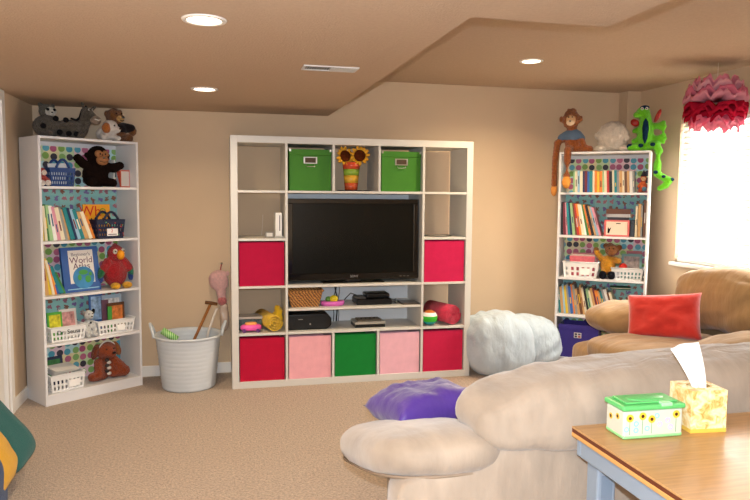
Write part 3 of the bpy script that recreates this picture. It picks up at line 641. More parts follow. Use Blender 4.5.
for k in range(3): MB().box(-0.06, 0.06, -0.02 + 0.016 * k, -0.0185 + 0.016 * k, 0, 0.15 - 0.01 * k).build('sheet', mat('paper', '#D5D8D8', 0.7), cd, rot=(0, 0.06 * (k - 1), 0))
t, m = lattice_basket('navy basket with a white label in front of the orange book', LC, 0.502, 0.085, LC.sz[1], 0.215, 0.12, 0.135, '#1A2440')
lb_ = MB().box(-0.035, 0.045, -0.0665, -0.0625, 0.02, 0.072).build('paper_label', mat('paper', '#F1EDEA', 0.7), t)
text('2', 0.03, mat('red_print', '#C62A18', 0.5), lb_, facing(0.0, -0.068, 0.054)); MB().box(-0.028, 0.036, -0.0672, -0.0664, 0.028, 0.033).build('label_line', mat('ink', '#26323A', 0.6), lb_)
rnd = random.Random(5)
for k in range(14): MB().ell((rnd.uniform(-0.095, 0.095), -0.062, rnd.uniform(0.02, 0.12)), (0.005, 0.0015, 0.005), 8, 6).build('dot_print', mat('dots_c', rnd.choice(['#C03A2E', '#D8B23A', '#5FA86A']), 0.5), t)
t = LC.thing('rag_doll', 'small red and white soft doll at the side of the top shelf', 'soft toy', 0.052, 0.08, LC.sz[0])
blob('body', [('e', (0, 0, 0.035), (0.028, 0.03, 0.035)), ('e', (0, -0.005, 0.095), (0.028, 0.026, 0.028)), ('c', [(0.02, -0.01, 0.06), (0.03, -0.04, 0.035)], [0.011, 0.012])], fur('#B23A2C'), t, 0.006)
MB().ell((0.006, -0.026, 0.09), (0.018, 0.008, 0.018), 12, 8).build('face', fur('#E7D8C8'), t, True); MB().ell((0.022, -0.045, 0.022), (0.02, 0.016, 0.02), 12, 8).build('foot', fur('#E9DCD2'), t, True)
MB().ell((-0.012, -0.035, 0.022), (0.02, 0.016, 0.02), 12, 8).build('foot', fur('#E9DCD2'), t, True)
# gorilla
t = LC.thing('gorilla_toy', 'dark brown plush gorilla with orange face on the top shelf', 'soft toy', 0.45, 0.115, LC.sz[0])
BRN = fur('#1A0E0A')
blob('body', [('e', (0, 0.02, 0.085), (0.095, 0.065, 0.09)), ('e', (0.012, 0.0, 0.215), (0.078, 0.068, 0.078)), ('c', [(-0.06, 0, 0.14), (-0.11, -0.02, 0.165), (-0.15, -0.03, 0.198)], [0.032, 0.034, 0.03]),
              ('c', [(0.06, 0, 0.14), (0.12, -0.02, 0.14), (0.16, -0.03, 0.158)], [0.034, 0.036, 0.03]), ('c', [(-0.05, -0.02, 0.04), (-0.085, -0.06, 0.032)], [0.036, 0.03]), ('c', [(0.05, -0.02, 0.04), (0.09, -0.06, 0.032)], [0.036, 0.03]),
              ('e', (-0.068, 0.01, 0.225), (0.018, 0.012, 0.02)), ('e', (0.092, 0.01, 0.225), (0.018, 0.012, 0.02))], BRN, t, 0.008, fuzz=0.003)
FACE = mat('toy_face', '#96653F', 0.8)
MB().ell((-0.012, -0.056, 0.233), (0.028, 0.018, 0.026), 14, 10).build('brow', FACE, t, True); MB().ell((0.036, -0.056, 0.233), (0.028, 0.018, 0.026), 14, 10).build('brow', FACE, t, True)
MB().ell((0.012, -0.062, 0.188), (0.045, 0.026, 0.034), 16, 10).build('muzzle', FACE, t, True)
eyes(t, [(-0.008, -0.073, 0.232), (0.03, -0.073, 0.232)], 0.006); MB().ell((0.012, -0.086, 0.204), (0.01, 0.006, 0.006), 10, 6).build('nose', EYE, t, True)
MB().tube([(-0.02, -0.086, 0.18), (0.012, -0.09, 0.174), (0.044, -0.086, 0.18)], 0.002, 5).build('mouth', EYE, t, True)
LC.book('thin white book standing behind the gorilla toy', None, 0.585, 0.14, LC.sz[0], 0.01, 0.2, 0.12, BK['white'], 0.05)
t = LC.thing('greeting_card', 'folded card with a red border beside the gorilla toy', 'card', 0.652, 0.09, LC.sz[0] + 0.001, rz=0.15)
MB().box(-0.042, 0.042, 0, 0.0016, 0, 0.125).build('card_front', mat('card_red', '#C4543E', 0.6), t); MB().box(-0.034, 0.034, -0.0008, 0.0, 0.008, 0.117).build('card_panel', mat('card_inner', '#C9C3BD', 0.6), t)
MB().box(-0.042, 0.042, 0, 0.0016, 0, 0.125).build('card_back', mat('card_red', '#C4543E', 0.6), t, loc=(0, 0.0035, 0), rot=(-0.3, 0, 0))
# parrot
t = LC.thing('parrot_toy', 'red plush parrot with yellow beak and feet beside the atlas', 'soft toy', 0.568, 0.10, LC.sz[2])
RED = fur('#A3121B')
blob('body', [('e', (0, 0.01, 0.11), (0.088, 0.068, 0.105)), ('e', (0.004, 0.0, 0.255), (0.062, 0.058, 0.058)), ('e', (0.0, 0.005, 0.305), (0.022, 0.02, 0.024)), ('c', [(-0.06, 0, 0.19), (-0.1, -0.01, 0.14)], [0.035, 0.03]), ('c', [(0.06, 0, 0.19), (0.1, -0.01, 0.14)], [0.035, 0.03])], RED, t, 0.008, fuzz=0.002)
for s in (-1, 1):
    MB().ell((s * 0.112, -0.005, 0.125), (0.024, 0.03, 0.055), 14, 10, Matrix.Rotation(-s * 0.35, 3, 'Y')).build('wing', fur('#1E6B3C' if s < 0 else '#1F7A5A'), t, True)
    MB().ell((s * 0.118, 0.0, 0.078), (0.02, 0.026, 0.034), 14, 10).build('wing_tip', fur('#1E3E8C'), t, True)
    MB().ell((s * 0.045, -0.075, 0.024), (0.034, 0.042, 0.024), 14, 10).build('foot', fur('#E0A312'), t, True)
    MB().ell((s * 0.03 + 0.004, -0.046, 0.27), (0.017, 0.012, 0.02), 12, 8).build('eye_patch', fur('#E6DFD2'), t, True)
eyes(t, [(-0.028, -0.057, 0.272), (0.036, -0.057, 0.272)], 0.006)
MB().ell((0.008, -0.06, 0.245), (0.026, 0.03, 0.036), 16, 10).build('beak', mat('beak', '#E3951A', 0.7), t, True)
# fourth shelf baskets
WB = mat('basket_white', '#E4E3E0', 0.4, 0.35)
WB2 = mat('basket_white2', '#DADCDB', 0.4, 0.35)
white_basket('white slotted basket with handwriting on it, next to the spotted dog toy', 'white slotted baskets', LC.w(0.182, 0.125, LC.sz[3] + 0.001), LC.a, 0.245, 0.18, 0.10, WB, 9, txt='Dr. Seuss')
def inner_book(case, label, lx, ly, lz, w, hh, th, col, tilt=0.1, rz=0.0, yaw=0.0, panel=None):
    t = cover_book(case, 'picture_book', label, lx, ly, lz, w, hh, th, tilt, rz, col)
    if panel: MB().box(-w * 0.38, w * 0.38, -0.0008, 0.0, hh * 0.3, hh * 0.9).build('cover_print', mat('cover_print', panel, 0.5, var=0.5, vscale=30), t)
    return t
inner_book(LC, 'bright green picture book in the basket with handwriting', 0.125, 0.10, LC.sz[3] + 0.006, 0.10, 0.19, 0.01, '#4AA036', 0.12, panel='#C9C22E')
inner_book(LC, 'pale picture book in the basket with handwriting', 0.225, 0.11, LC.sz[3] + 0.006, 0.12, 0.20, 0.008, '#D7CFC6', 0.18, panel='#C08A86')
inner_book(LC, 'teal picture book at the back of the basket with handwriting', 0.16, 0.15, LC.sz[3] + 0.006, 0.11, 0.17, 0.008, '#2D7F86', 0.12, panel='#6FB0AC')
t = LC.thing('dalmatian_toy', 'small white plush dog with dark ears between two white baskets', 'soft toy', 0.343, 0.075, LC.sz[3])
WF = fur('#D8D8D4', var=0.1)
blob('body', [('e', (0, 0.015, 0.06), (0.038, 0.036, 0.06)), ('e', (0, 0, 0.155), (0.034, 0.032, 0.034)), ('e', (0, -0.03, 0.145), (0.018, 0.02, 0.016)), ('c', [(-0.025, -0.01, 0.1), (-0.03, -0.03, 0.05)], [0.014, 0.015]), ('c', [(0.025, -0.01, 0.1), (0.03, -0.03, 0.05)], [0.014, 0.015]),
              ('c', [(-0.02, -0.02, 0.02), (-0.026, -0.052, 0.018)], [0.02, 0.016]), ('c', [(0.02, -0.02, 0.02), (0.026, -0.052, 0.018)], [0.02, 0.016])], WF, t, 0.006)
DK = fur('#1B1A1C')
for s in (-1, 1): MB().ell((s * 0.033, 0.005, 0.17), (0.012, 0.016, 0.026), 12, 8, Matrix.Rotation(s * 0.4, 3, 'Y')).build('ear', DK if s > 0 else fur('#8B8A88'), t, True)
eyes(t, [(-0.012, -0.03, 0.165), (0.013, -0.03, 0.165)], 0.0045); MB().ell((0, -0.05, 0.149), (0.007, 0.005, 0.005), 10, 6).build('nose', EYE, t, True)
for px, pz in ((-0.015, 0.08), (0.014, 0.055), (0.004, 0.1)): MB().ell((px, -0.022, pz), (0.008, 0.004, 0.008), 8, 6).build('spot', DK, t, True)
white_basket('white slotted basket full of books beside the fourth shelf\'s side panel', 'white slotted baskets', LC.w(0.53, 0.125, LC.sz[3] + 0.001), LC.a, 0.285, 0.19, 0.10, WB, 10, lab=(0.0, 0.06))
for k, (lx, w, hh, c, lab, pn) in enumerate(((0.455, 0.10, 0.285, '#35609C', 'tall blue book at the back of the full book basket', '#9AB7D4'), (0.565, 0.15, 0.26, '#9DB3C4', 'pale grey-blue picture book in the full book basket', '#D9DDD8'),
                                            (0.50, 0.05, 0.23, '#6E4A5A', 'narrow plum book in the full book basket', None), (0.57, 0.13, 0.205, '#5E3A22', 'brown and orange picture book in the full book basket', '#C77438'),
                                            (0.51, 0.03, 0.185, '#3D8C38', 'narrow green book in the full book basket', None))):
    inner_book(LC, lab, lx, 0.18 - 0.024 * k, LC.sz[3] + 0.006, w, hh, 0.012, c, 0.03, panel=pn)
# bottom shelf
white_basket('white slotted basket of papers on the bottom shelf beside the brown dog', 'white slotted baskets', LC.w(0.168, 0.125, LC.sz[4] + 0.001), LC.a, 0.24, 0.19, 0.115, WB, 8, lab=(0.0, 0.08))
inner_book(LC, 'dark blue comic book leaning in the bottom basket', 0.13, 0.16, LC.sz[4] + 0.006, 0.15, 0.21, 0.01, '#152240', 0.2, panel='#2F6A38')
for k in range(3): 
    q = tag(MB().box(-0.09, 0.09, -0.06, 0.06, 0, 0.0012).build('paper_sheet', mat('paper', '#D9D6D0', 0.7), loc=LC.w(0.165, 0.115, LC.sz[4] + 0.125 + 0.012 * k), rot=(0.12 + 0.05 * k, -0.1 + 0.07 * k, LC.a + 0.1 * k)),
            ['lowest white paper sheet on the bottom basket', 'middle white paper sheet on the bottom basket', 'topmost white paper sheet on the bottom basket'][k], 'paper', 'loose papers in the bottom basket')
t = LC.thing('brown_dog_toy', 'orange-brown plush dog with floppy ears on the bottom shelf', 'soft toy', 0.485, 0.115, LC.sz[4])
OB = fur('#8E3C12')
blob('body', [('e', (0, 0.03, 0.085), (0.075, 0.06, 0.085)), ('e', (0, -0.005, 0.215), (0.075, 0.062, 0.062)), ('e', (0.012, -0.05, 0.195), (0.042, 0.035, 0.032)), ('c', [(-0.06, 0, 0.13), (-0.075, -0.045, 0.055)], [0.032, 0.034]), ('c', [(0.06, 0, 0.13), (0.09, -0.03, 0.075)], [0.036, 0.045]),
              ('c', [(-0.04, -0.01, 0.035), (-0.125, -0.035, 0.042)], [0.036, 0.032]), ('c', [(0.05, -0.01, 0.04), (0.115, -0.045, 0.05)], [0.038, 0.042])], OB, t, 0.008, fuzz=0.003)
for s in (-1, 1): MB().ell((s * 0.082, -0.005, 0.215), (0.025, 0.028, 0.058), 14, 10, Matrix.Rotation(-s * 0.35, 3, 'Y')).build('ear', fur('#7A3310' if s < 0 else '#A35A1E'), t, True)
eyes(t, [(-0.026, -0.06, 0.232), (0.03, -0.06, 0.232)], 0.006); MB().ell((0.016, -0.088, 0.206), (0.014, 0.008, 0.01), 10, 6).build('nose', EYE, t, True)
MB().tube([(0.062 * math.cos(a), -0.02, 0.222 + 0.062 * math.sin(a)) for a in [PI * i / 12 for i in range(13)]], 0.005, 6).build('headband', mat('paper', '#E5DED6', 0.6), t, True)
for k in range(6): MB().ell((-0.016 + 0.014 * (k % 2), -0.045, 0.15 - 0.02 * k), (0.017, 0.012, 0.013), 10, 8).build('scarf_fold', mat('scarf', '#CFC6BC' if k % 2 else '#3A3230', 0.8), t, True)
# --- on top of the bookcase by the door
ZTOP = BH
t = LC.thing('donkey_toy', 'grey-brown spotted plush donkey lying on top of the bookcase', 'soft toy', 0.20, 0.12, ZTOP)
DG = fur('#4E463A', var=0.35)
blob('body', [('e', (-0.075, 0.02, 0.075), (0.095, 0.075, 0.075)), ('e', (0.07, 0.01, 0.066), (0.11, 0.068, 0.066)), ('c', [(0.14, 0, 0.06), (0.175, -0.005, 0.13), (0.185, -0.01, 0.19)], [0.05, 0.04, 0.036]), ('c', [(0.185, -0.01, 0.195), (0.215, -0.035, 0.15)], [0.036, 0.034]),
              ('c', [(-0.1, -0.04, 0.02), (-0.1, -0.09, 0.02)], [0.022, 0.02]), ('c', [(0.1, -0.04, 0.02), (0.11, -0.09, 0.02)], [0.024, 0.022])], DG, t, 0.008, fuzz=0.003)
MB().ell((0.226, -0.052, 0.138), (0.038, 0.032, 0.032), 14, 10).build('muzzle', fur('#8C7866'), t, True)
MB().tube([(0.205, -0.083, 0.142), (0.23, -0.086, 0.136), (0.252, -0.075, 0.142)], 0.0035, 6).build('mouth', mat('teeth', '#E8E2D6', 0.5), t, True)
eyes(t, [(0.185, -0.046, 0.208), (0.215, -0.04, 0.21)], 0.008, mat('eye_white2', '#A8A098', 0.4), 'eyeball'); eyes(t, [(0.187, -0.055, 0.207), (0.217, -0.047, 0.209)], 0.0045)
MB().ell((0.165, -0.005, 0.228), (0.012, 0.008, 0.034), 12, 8, Matrix.Rotation(-0.35, 3, 'Y')).build('ear', DG, t, True); MB().ell((0.235, -0.005, 0.224), (0.012, 0.008, 0.026), 12, 8, Matrix.Rotation(0.9, 3, 'Y')).build('ear', DG, t, True)
MB().tube([(0.195, 0.0, 0.232), (0.17, 0.012, 0.205), (0.15, 0.015, 0.15), (0.12, 0.01, 0.13), (0.08, 0.005, 0.142)], [0.012, 0.014, 0.013, 0.011, 0.006], 8).build('mane', DK, t, True)
for px, py, pz in ((-0.045, -0.045, 0.125), (0.022, -0.045, 0.122), (-0.03, -0.062, 0.035), (0.03, -0.066, 0.03), (0.085, -0.062, 0.03), (-0.13, -0.048, 0.07)):
    MB().ell((px, py, pz), (0.02, 0.014, 0.018), 12, 8).build('spot', DK, t, True)
t = LC.thing('raccoon_toy', 'grey plush raccoon with white face peeking over the donkey', 'soft toy', 0.16, 0.225, ZTOP)
blob('body', [('e', (0, 0, 0.07), (0.06, 0.05, 0.07)), ('e', (0, -0.01, 0.185), (0.056, 0.05, 0.048)), ('e', (-0.042, 0, 0.226), (0.017, 0.012, 0.017)), ('e', (0.042, 0, 0.226), (0.017, 0.012, 0.017))], fur('#565247'), t, 0.007, fuzz=0.002)
MB().ell((0.008, -0.045, 0.18), (0.04, 0.022, 0.034), 14, 10).build('face', fur('#C9C4B8'), t, True)
for s in (-1, 1): MB().ell((s * 0.022 + 0.004, -0.062, 0.192), (0.012, 0.006, 0.01), 10, 8).build('eye_patch', DK, t, True)
MB().ell((0.008, -0.068, 0.174), (0.007, 0.005, 0.005), 8, 6).build('nose', EYE, t, True)
t = LC.thing('white_dog_toy', 'white plush dog with orange patches on top of the bookcase', 'soft toy', 0.525, 0.085, ZTOP)
blob('body', [('e', (0, 0.03, 0.05), (0.07, 0.06, 0.05)), ('e', (0.012, -0.01, 0.1), (0.056, 0.052, 0.05)), ('e', (0.045, -0.04, 0.082), (0.028, 0.026, 0.024)), ('c', [(-0.05, -0.02, 0.03), (-0.062, -0.055, 0.018)], [0.024, 0.02]), ('c', [(0.03, -0.03, 0.03), (0.04, -0.07, 0.018)], [0.022, 0.019])], fur('#E6DDD2', var=0.1), t, 0.007, fuzz=0.003)
MB().ell((-0.028, -0.035, 0.09), (0.034, 0.024, 0.038), 14, 10, Matrix.Rotation(0.3, 3, 'Y')).build('ear', fur('#B3661F'), t, True)
MB().ell((0.056, 0.0, 0.115), (0.014, 0.022, 0.024), 12, 8).build('ear', fur('#B3661F'), t, True)
eyes(t, [(0.018, -0.06, 0.108), (0.055, -0.048, 0.11)], 0.006); MB().ell((0.057, -0.064, 0.088), (0.008, 0.006, 0.006), 8, 6).build('nose', EYE, t, True)
t = LC.thing('teddy_bear', 'brown plush bear in a black top sitting behind the white dog', 'soft toy', 0.635, 0.17, ZTOP)
blob('body', [('e', (0.01, 0, 0.075), (0.062, 0.055, 0.075)), ('e', (-0.02, -0.01, 0.19), (0.062, 0.055, 0.056)), ('e', (-0.075, 0, 0.205), (0.02, 0.014, 0.022)), ('e', (0.03, 0, 0.225), (0.02, 0.014, 0.022)), ('c', [(0.03, -0.03, 0.03), (0.05, -0.085, 0.032)], [0.03, 0.032]), ('c', [(-0.03, -0.03, 0.03), (-0.04, -0.075, 0.032)], [0.028, 0.03]),
              ('e', (0.112, -0.03, 0.09), (0.03, 0.028, 0.036))], fur('#7A4A1E'), t, 0.008, fuzz=0.003)
blob('shirt', [('e', (0.012, -0.004, 0.098), (0.068, 0.06, 0.048)), ('c', [(0.05, -0.01, 0.118), (0.1, -0.03, 0.108)], [0.034, 0.034])], cloth('#1C1414'), t, 0.008)
MB().ell((0.0, -0.058, 0.17), (0.03, 0.022, 0.024), 14, 10).build('muzzle', fur('#C69A58'), t, True); MB().ell((0.012, -0.08, 0.18), (0.013, 0.008, 0.009), 10, 6).build('nose', EYE, t, True)
eyes(t, [(-0.03, -0.062, 0.205), (0.012, -0.06, 0.208)], 0.006); MB().tube([(-0.012, -0.078, 0.158), (0.004, -0.08, 0.153), (0.02, -0.076, 0.16)], 0.003, 5).build('mouth', EYE, t, True)
# ------------------------------------------------------------------ bookcase by the window
rb = random.Random(11)
cols = ['pale green', 'cream', 'pale blue', 'cream', 'navy', 'maroon', 'blue', 'teal', 'cream', 'orange', 'yellow', 'orange', 'pale green', 'cream', 'red', 'black', 'cream', 'teal', 'grey', 'tan', 'cream', 'brown', 'tan', 'white', 'grey']
RC.row(0, 0.108, 0.07, [(c, [.016, .021, .018, .024][i % 4] * 0.93, .172 + 0.012 * rb.random(), -1.5 if i < 12 else -3) for i, c in enumerate(cols)], 'top shelf of bookcase by window', RG, 0.15, 4)
cols = ['black', 'maroon', 'pink', 'teal', 'navy', 'pale green', 'brown', 'red', 'orange', 'cream', 'white', 'green', 'orange', 'black', 'tan', 'pale blue', 'pink']
RC.row(1, 0.022, 0.06, [(c, [.016, .021, .013, .018][i % 4] * 1.05, .275 - 0.002 * i + 0.012 * rb.random(), -2 - i * 0.95) for i, c in enumerate(cols)], 'second shelf of bookcase by window', RG, 0.18, 5)
for i, (c, th, hh) in enumerate([('cream', .016, .25), ('tan', .022, .27), ('grey', .014, .26), ('brown', .02, .285)]):
    RC.book('tall %s book, %s beside the pink-framed box, against the side panel' % (c, ORD[i]), RG, 0.606 + 0.0205 * i, 0.06, RC.sz[1], th, hh, 0.17, BK[c])
cols = ['teal', 'tan', 'pale blue', 'yellow', 'grey', 'blue', 'orange', 'grey', 'tan', 'brown', 'tan', 'cream', 'black', 'pale green', 'cream', 'tan', 'maroon', 'orange', 'tan', 'teal', 'grey', 'white', 'brown', 'cream']
RC.row(3, 0.024, 0.06, [(c, [.016, .021, .013, .018][i % 4] * 1.08, .225 + 0.035 * rb.random() - 0.001 * i, -5 - i * 0.55) for i, c in enumerate(cols)], 'fourth shelf of bookcase by window', RG, 0.18, 6)
t = RC.thing('green_folder', 'dark green folder lying across the books on the fourth shelf', 'folder', 0.50, 0.12, RC.sz[3] + 0.232, rz=0.1)
MB().box(-0.075, 0.085, -0.06, 0.06, 0, 0.008).build('folder_cover', mat('folder', '#16573A', 0.5), t); MB().box(-0.072, 0.087, -0.058, 0.062, 0.0085, 0.014).build('folder_pages', PAGES, t); MB().box(-0.075, 0.085, -0.06, 0.06, 0.0145, 0.018).build('folder_cover', mat('folder', '#16573A', 0.5), t)
# pink framed box with books lying on it
t = RC.thing('picture_box', 'pink-edged white box with a dark drawing on the second shelf', 'box', 0.467, 0.045, RC.sz[1])
MB().box(-0.098, 0.098, 0, 0.13, 0, 0.135).build('box_body', mat('box_pink', '#C9605E', 0.5), t, bevel=0.002); fp_ = MB().box(-0.082, 0.082, -0.001, 0.0002, 0.014, 0.122).build('front_panel', mat('box_cream', '#DCC9B4', 0.6), t)
MB().prism([(-0.07, 0.03), (-0.058, 0.025), (-0.05, 0.05), (-0.042, 0.075), (-0.058, 0.062), (-0.066, 0.078)], -0.0018, -0.0011).build('drawing', DK, fp_); MB().box(-0.005, 0.03, -0.0018, -0.0011, 0.104, 0.110).build('caption', DK, fp_)
for i, (zz, th, c, cn, w, yw) in enumerate(((0.1355, 0.022, '#26262B', 'black', 0.17, 0.1), (0.158, 0.026, '#A9A9AC', 'silver grey', 0.19, -0.06), (0.1845, 0.04, '#5A3418', 'dark brown', 0.19, 0.05))):
    t = RC.thing('flat_book', '%s book lying flat in the pile on the pink-edged box' % cn, 'book', 0.475, 0.06, RC.sz[1] + zz, 'books lying on the pink-edged box', rz=yw)
    MB().box(-w / 2, w / 2, 0, 0.13, 0, 0.002).box(-w / 2, w / 2, 0, 0.13, th - 0.002, th).box(-w / 2, w / 2, 0, 0.002, 0.002, th - 0.002).build('cover', mat('book_cover', c, 0.45), t)
    MB().box(-w / 2 + 0.002, w / 2 - 0.002, 0.0025, 0.127, 0.002, th - 0.002).build('pages', PAGES, t)
t = RC.thing('black_box', 'narrow black case standing between pink-edged box and tall books', 'box', 0.585, 0.08, RC.sz[1])
MB().box(-0.016, 0.016, 0, 0.14, 0, 0.11).build('case_body', BLACK, t, bevel=0.002); MB().box(-0.0165, 0.0165, -0.0005, 0.14, 0.1105, 0.135).build('case_lid', BLACK, t, bevel=0.002)
# toys on the top shelf
t = RC.thing('clown_toy', 'small multicoloured soft clown at the end of the top shelf', 'soft toy', 0.655, 0.10, RC.sz[0])
blob('body', [('e', (0, 0, 0.045), (0.03, 0.034, 0.045)), ('e', (0, -0.005, 0.115), (0.026, 0.026, 0.028)), ('c', [(-0.02, 0, 0.075), (-0.034, -0.03, 0.05)], [0.012, 0.012])], mat('clown', '#B5562E', 0.8, var=0.6, vscale=40), t, 0.006)
MB().ell((0, -0.022, 0.112), (0.018, 0.01, 0.018), 12, 8).build('face', fur('#D8B58C'), t, True); MB().lathe([(0.026, 0.0), (0.002, 0.05)], 14).build('hat', mat('clown_hat', '#2A2430', 0.7), t, loc=(0, 0, 0.132))
MB().ell((0.008, -0.03, 0.03), (0.02, 0.018, 0.02), 12, 8).build('shoe', fur('#5F87A0'), t, True); MB().ell((-0.02, -0.03, 0.022), (0.018, 0.02, 0.02), 12, 8).build('shoe', fur('#C04B1E'), t, True)
# third shelf
white_basket('white slotted basket of pink boxes on the third shelf by the window', 'white slotted baskets', RC.w(0.192, 0.125, RC.sz[2] + 0.001), RC.a, 0.29, 0.19, 0.13, WB, 6, lab=(0.0, 0.075))
for k, (c, cn) in enumerate((('#D0646E', 'coral pink'), ('#C9B7AE', 'pale cream'), ('#D08A8E', 'dusty rose'))):
    t = RC.thing('game_box', '%s game box standing in the third-shelf basket' % cn, 'box', 0.20 + 0.008 * k, 0.065 + 0.035 * k, RC.sz[2] + 0.007, 'boxes in the third-shelf basket')
    MB().box(-0.10, 0.10, 0, 0.028, 0, 0.15 + 0.012 * k).build('box_tray', mat('game_box', c, 0.5, var=0.15, vscale=40), t, bevel=0.001)
    MB().box(-0.102, 0.102, -0.001, 0.03, 0.1505 + 0.012 * k, 0.172 + 0.012 * k).build('box_lid', mat('game_box', c, 0.5, var=0.15, vscale=40), t, bevel=0.001)
t = RC.thing('monkey_toy', 'orange and brown plush monkey in black boots on the third shelf', 'soft toy', 0.405, 0.085, RC.sz[2])
YL = fur('#C98A1A')
blob('body', [('e', (0, 0.02, 0.11), (0.062, 0.05, 0.085)), ('c', [(-0.05, 0.01, 0.16), (-0.08, -0.005, 0.2), (-0.092, -0.01, 0.225)], [0.026, 0.025, 0.024]), ('c', [(0.05, 0.01, 0.16), (0.085, -0.01, 0.15)], [0.028, 0.026]), ('c', [(-0.025, 0, 0.07), (-0.03, -0.03, 0.05)], [0.024, 0.024]), ('c', [(0.025, 0, 0.07), (0.03, -0.03, 0.05)], [0.024, 0.024])], YL, t, 0.007)
blob('head', [('e', (0.028, 0, 0.24), (0.056, 0.05, 0.05)), ('e', (0.03, -0.035, 0.215), (0.036, 0.028, 0.028)), ('e', (-0.02, 0.005, 0.272), (0.024, 0.016, 0.024)), ('e', (0.085, 0.005, 0.262), (0.024, 0.016, 0.026)), ('e', (0.015, 0.0, 0.286), (0.02, 0.016, 0.016))], fur('#7F4B1C'), t, 0.007)
eyes(t, [(0.012, -0.046, 0.255), (0.045, -0.046, 0.255)], 0.006)
for s in (-1, 1): MB().ell((s * 0.034, -0.05, 0.034), (0.029, 0.034, 0.034), 14, 10, None, 0.8, 0.9).build('boot', fur('#15161C'), t, True)
MB().ell((-0.095, -0.012, 0.24), (0.022, 0.02, 0.022), 12, 8).build('hand', fur('#8A5A20'), t, True)
white_basket('low white slotted basket with books behind a red ball, third shelf', 'white slotted baskets', RC.w(0.56, 0.115, RC.sz[2] + 0.001), RC.a, 0.245, 0.17, 0.095, WB2, 8)
tag(MB().ell((0, 0, 0), 0.034, 20, 14).build('red_ball', mat('ball_red', '#C22A22', 0.35), smooth=True, loc=RC.w(0.525, 0.09, RC.sz[2] + 0.10)), 'shiny red ball sitting in the low white basket', 'ball')
inner_book(RC, 'teal and grey picture book in the low white basket', 0.585, 0.15, RC.sz[2] + 0.006, 0.16, 0.20, 0.01, '#5E8A86', 0.06, panel='#9C8E8A')
inner_book(RC, 'red picture book at the back of the low white basket', 0.60, 0.175, RC.sz[2] + 0.006, 0.12, 0.225, 0.01, '#9C3A3E', 0.06, panel='#57707C')
# bottom: purple bin
t = RC.thing('purple_bin', 'purple fabric bin with a small printed label on the bottom shelf', 'storage box', 0.19, 0.025, RC.sz[4] + 0.001)
PM = cloth('#3D3380', 'bin_fabric')
b = MB().box(-0.155, 0.165, 0, 0.25, 0, 0.275); b.f.pop(1); o = b.build('bin_body', PM, t); s = o.modifiers.new('s', 'SOLIDIFY'); s.thickness = 0.004
MB().box(-0.159, 0.169, -0.004, -0.001, 0.24, 0.28).build('folded_rim', PM, t)
pl_ = MB().box(-0.03, 0.03, -0.006, -0.001, 0.17, 0.215).build('printed_label', mat('bin_label', '#CFC9C4', 0.6), t)
for k, c in enumerate(('#3B3A46', '#B0504A', '#3B3A46', '#56506A')): MB().box(-0.024 + 0.028 * (k % 2), -0.004 + 0.028 * (k % 2), -0.0068, -0.006, 0.175 + 0.02 * (k // 2), 0.19 + 0.02 * (k // 2)).build('label_print', mat('label_print', c, 0.6), pl_)
# --- on top of the bookcase by the window
t = RC.thing('long_armed_monkey', 'orange-brown plush monkey in a blue vest with dangling arms and legs', 'soft toy', 0.09, 0.06, ZTOP)
MK = fur('#8E4A18', var=0.3)
blob('body', [('e', (0, 0, 0.085), (0.06, 0.05, 0.085)), ('c', [(0, 0, 0.15), (-0.01, -0.005, 0.25)], [0.045, 0.04]), ('c', [(-0.05, 0, 0.14), (-0.118, -0.01, 0.08), (-0.132, -0.02, -0.08), (-0.134, -0.02, -0.27)], [0.03, 0.03, 0.026, 0.026]),
              ('c', [(-0.012, -0.02, 0.035), (-0.02, -0.085, 0.02), (-0.02, -0.096, -0.08), (-0.02, -0.096, -0.20)], [0.036, 0.03, 0.029, 0.03]), ('c', [(0.03, -0.01, 0.03), (0.10, -0.02, 0.03), (0.15, -0.02, 0.026)], [0.034, 0.03, 0.026]),
              ('c', [(0.05, 0, 0.14), (0.085, -0.03, 0.085), (0.10, -0.03, 0.04)], [0.03, 0.028, 0.024])], MK, t, 0.008, fuzz=0.003)
blob('head', [('e', (-0.012, -0.01, 0.27), (0.07, 0.062, 0.08)), ('e', (-0.09, 0.0, 0.275), (0.022, 0.014, 0.026)), ('e', (0.062, 0.0, 0.275), (0.022, 0.014, 0.026)), ('e', (-0.012, 0.0, 0.345), (0.04, 0.03, 0.022))], fur('#95521C', var=0.35), t, 0.008, fuzz=0.007, fscale=45)
MB().ell((-0.008, -0.056, 0.262), (0.04, 0.022, 0.046), 14, 10).build('face', mat('toy_face2', '#CFA578', 0.85), t, True); MB().ell((-0.008, -0.07, 0.238), (0.034, 0.02, 0.024), 14, 10).build('muzzle', mat('toy_face3', '#DBC0A0', 0.85), t, True)
eyes(t, [(-0.022, -0.076, 0.285), (0.006, -0.076, 0.285)], 0.006); MB().ell((-0.008, -0.092, 0.25), (0.008, 0.005, 0.005), 8, 6).build('nose', EYE, t, True)
blob('vest', [('e', (0, 0, 0.135), (0.066, 0.056, 0.072)), ('c', [(-0.045, 0, 0.145), (-0.085, -0.005, 0.12)], [0.037, 0.036]), ('c', [(0.045, 0, 0.145), (0.075, -0.015, 0.11)], [0.037, 0.035])], cloth('#4E6178', 'denim'), t, 0.008)
MB().ell((-0.134, -0.02, -0.315), (0.026, 0.022, 0.05), 14, 10).build('hand', mat('toy_skin', '#C9843E', 0.85), t, True); MB().ell((-0.02, -0.108, -0.25), (0.036, 0.036, 0.052), 14, 10).build('foot', mat('toy_skin2', '#D08C3C', 0.85), t, True)
t = RC.thing('fluffy_ball_toy', 'round white fluffy plush ball between the monkey and the green dragon', 'soft toy', 0.405, 0.135, ZTOP)
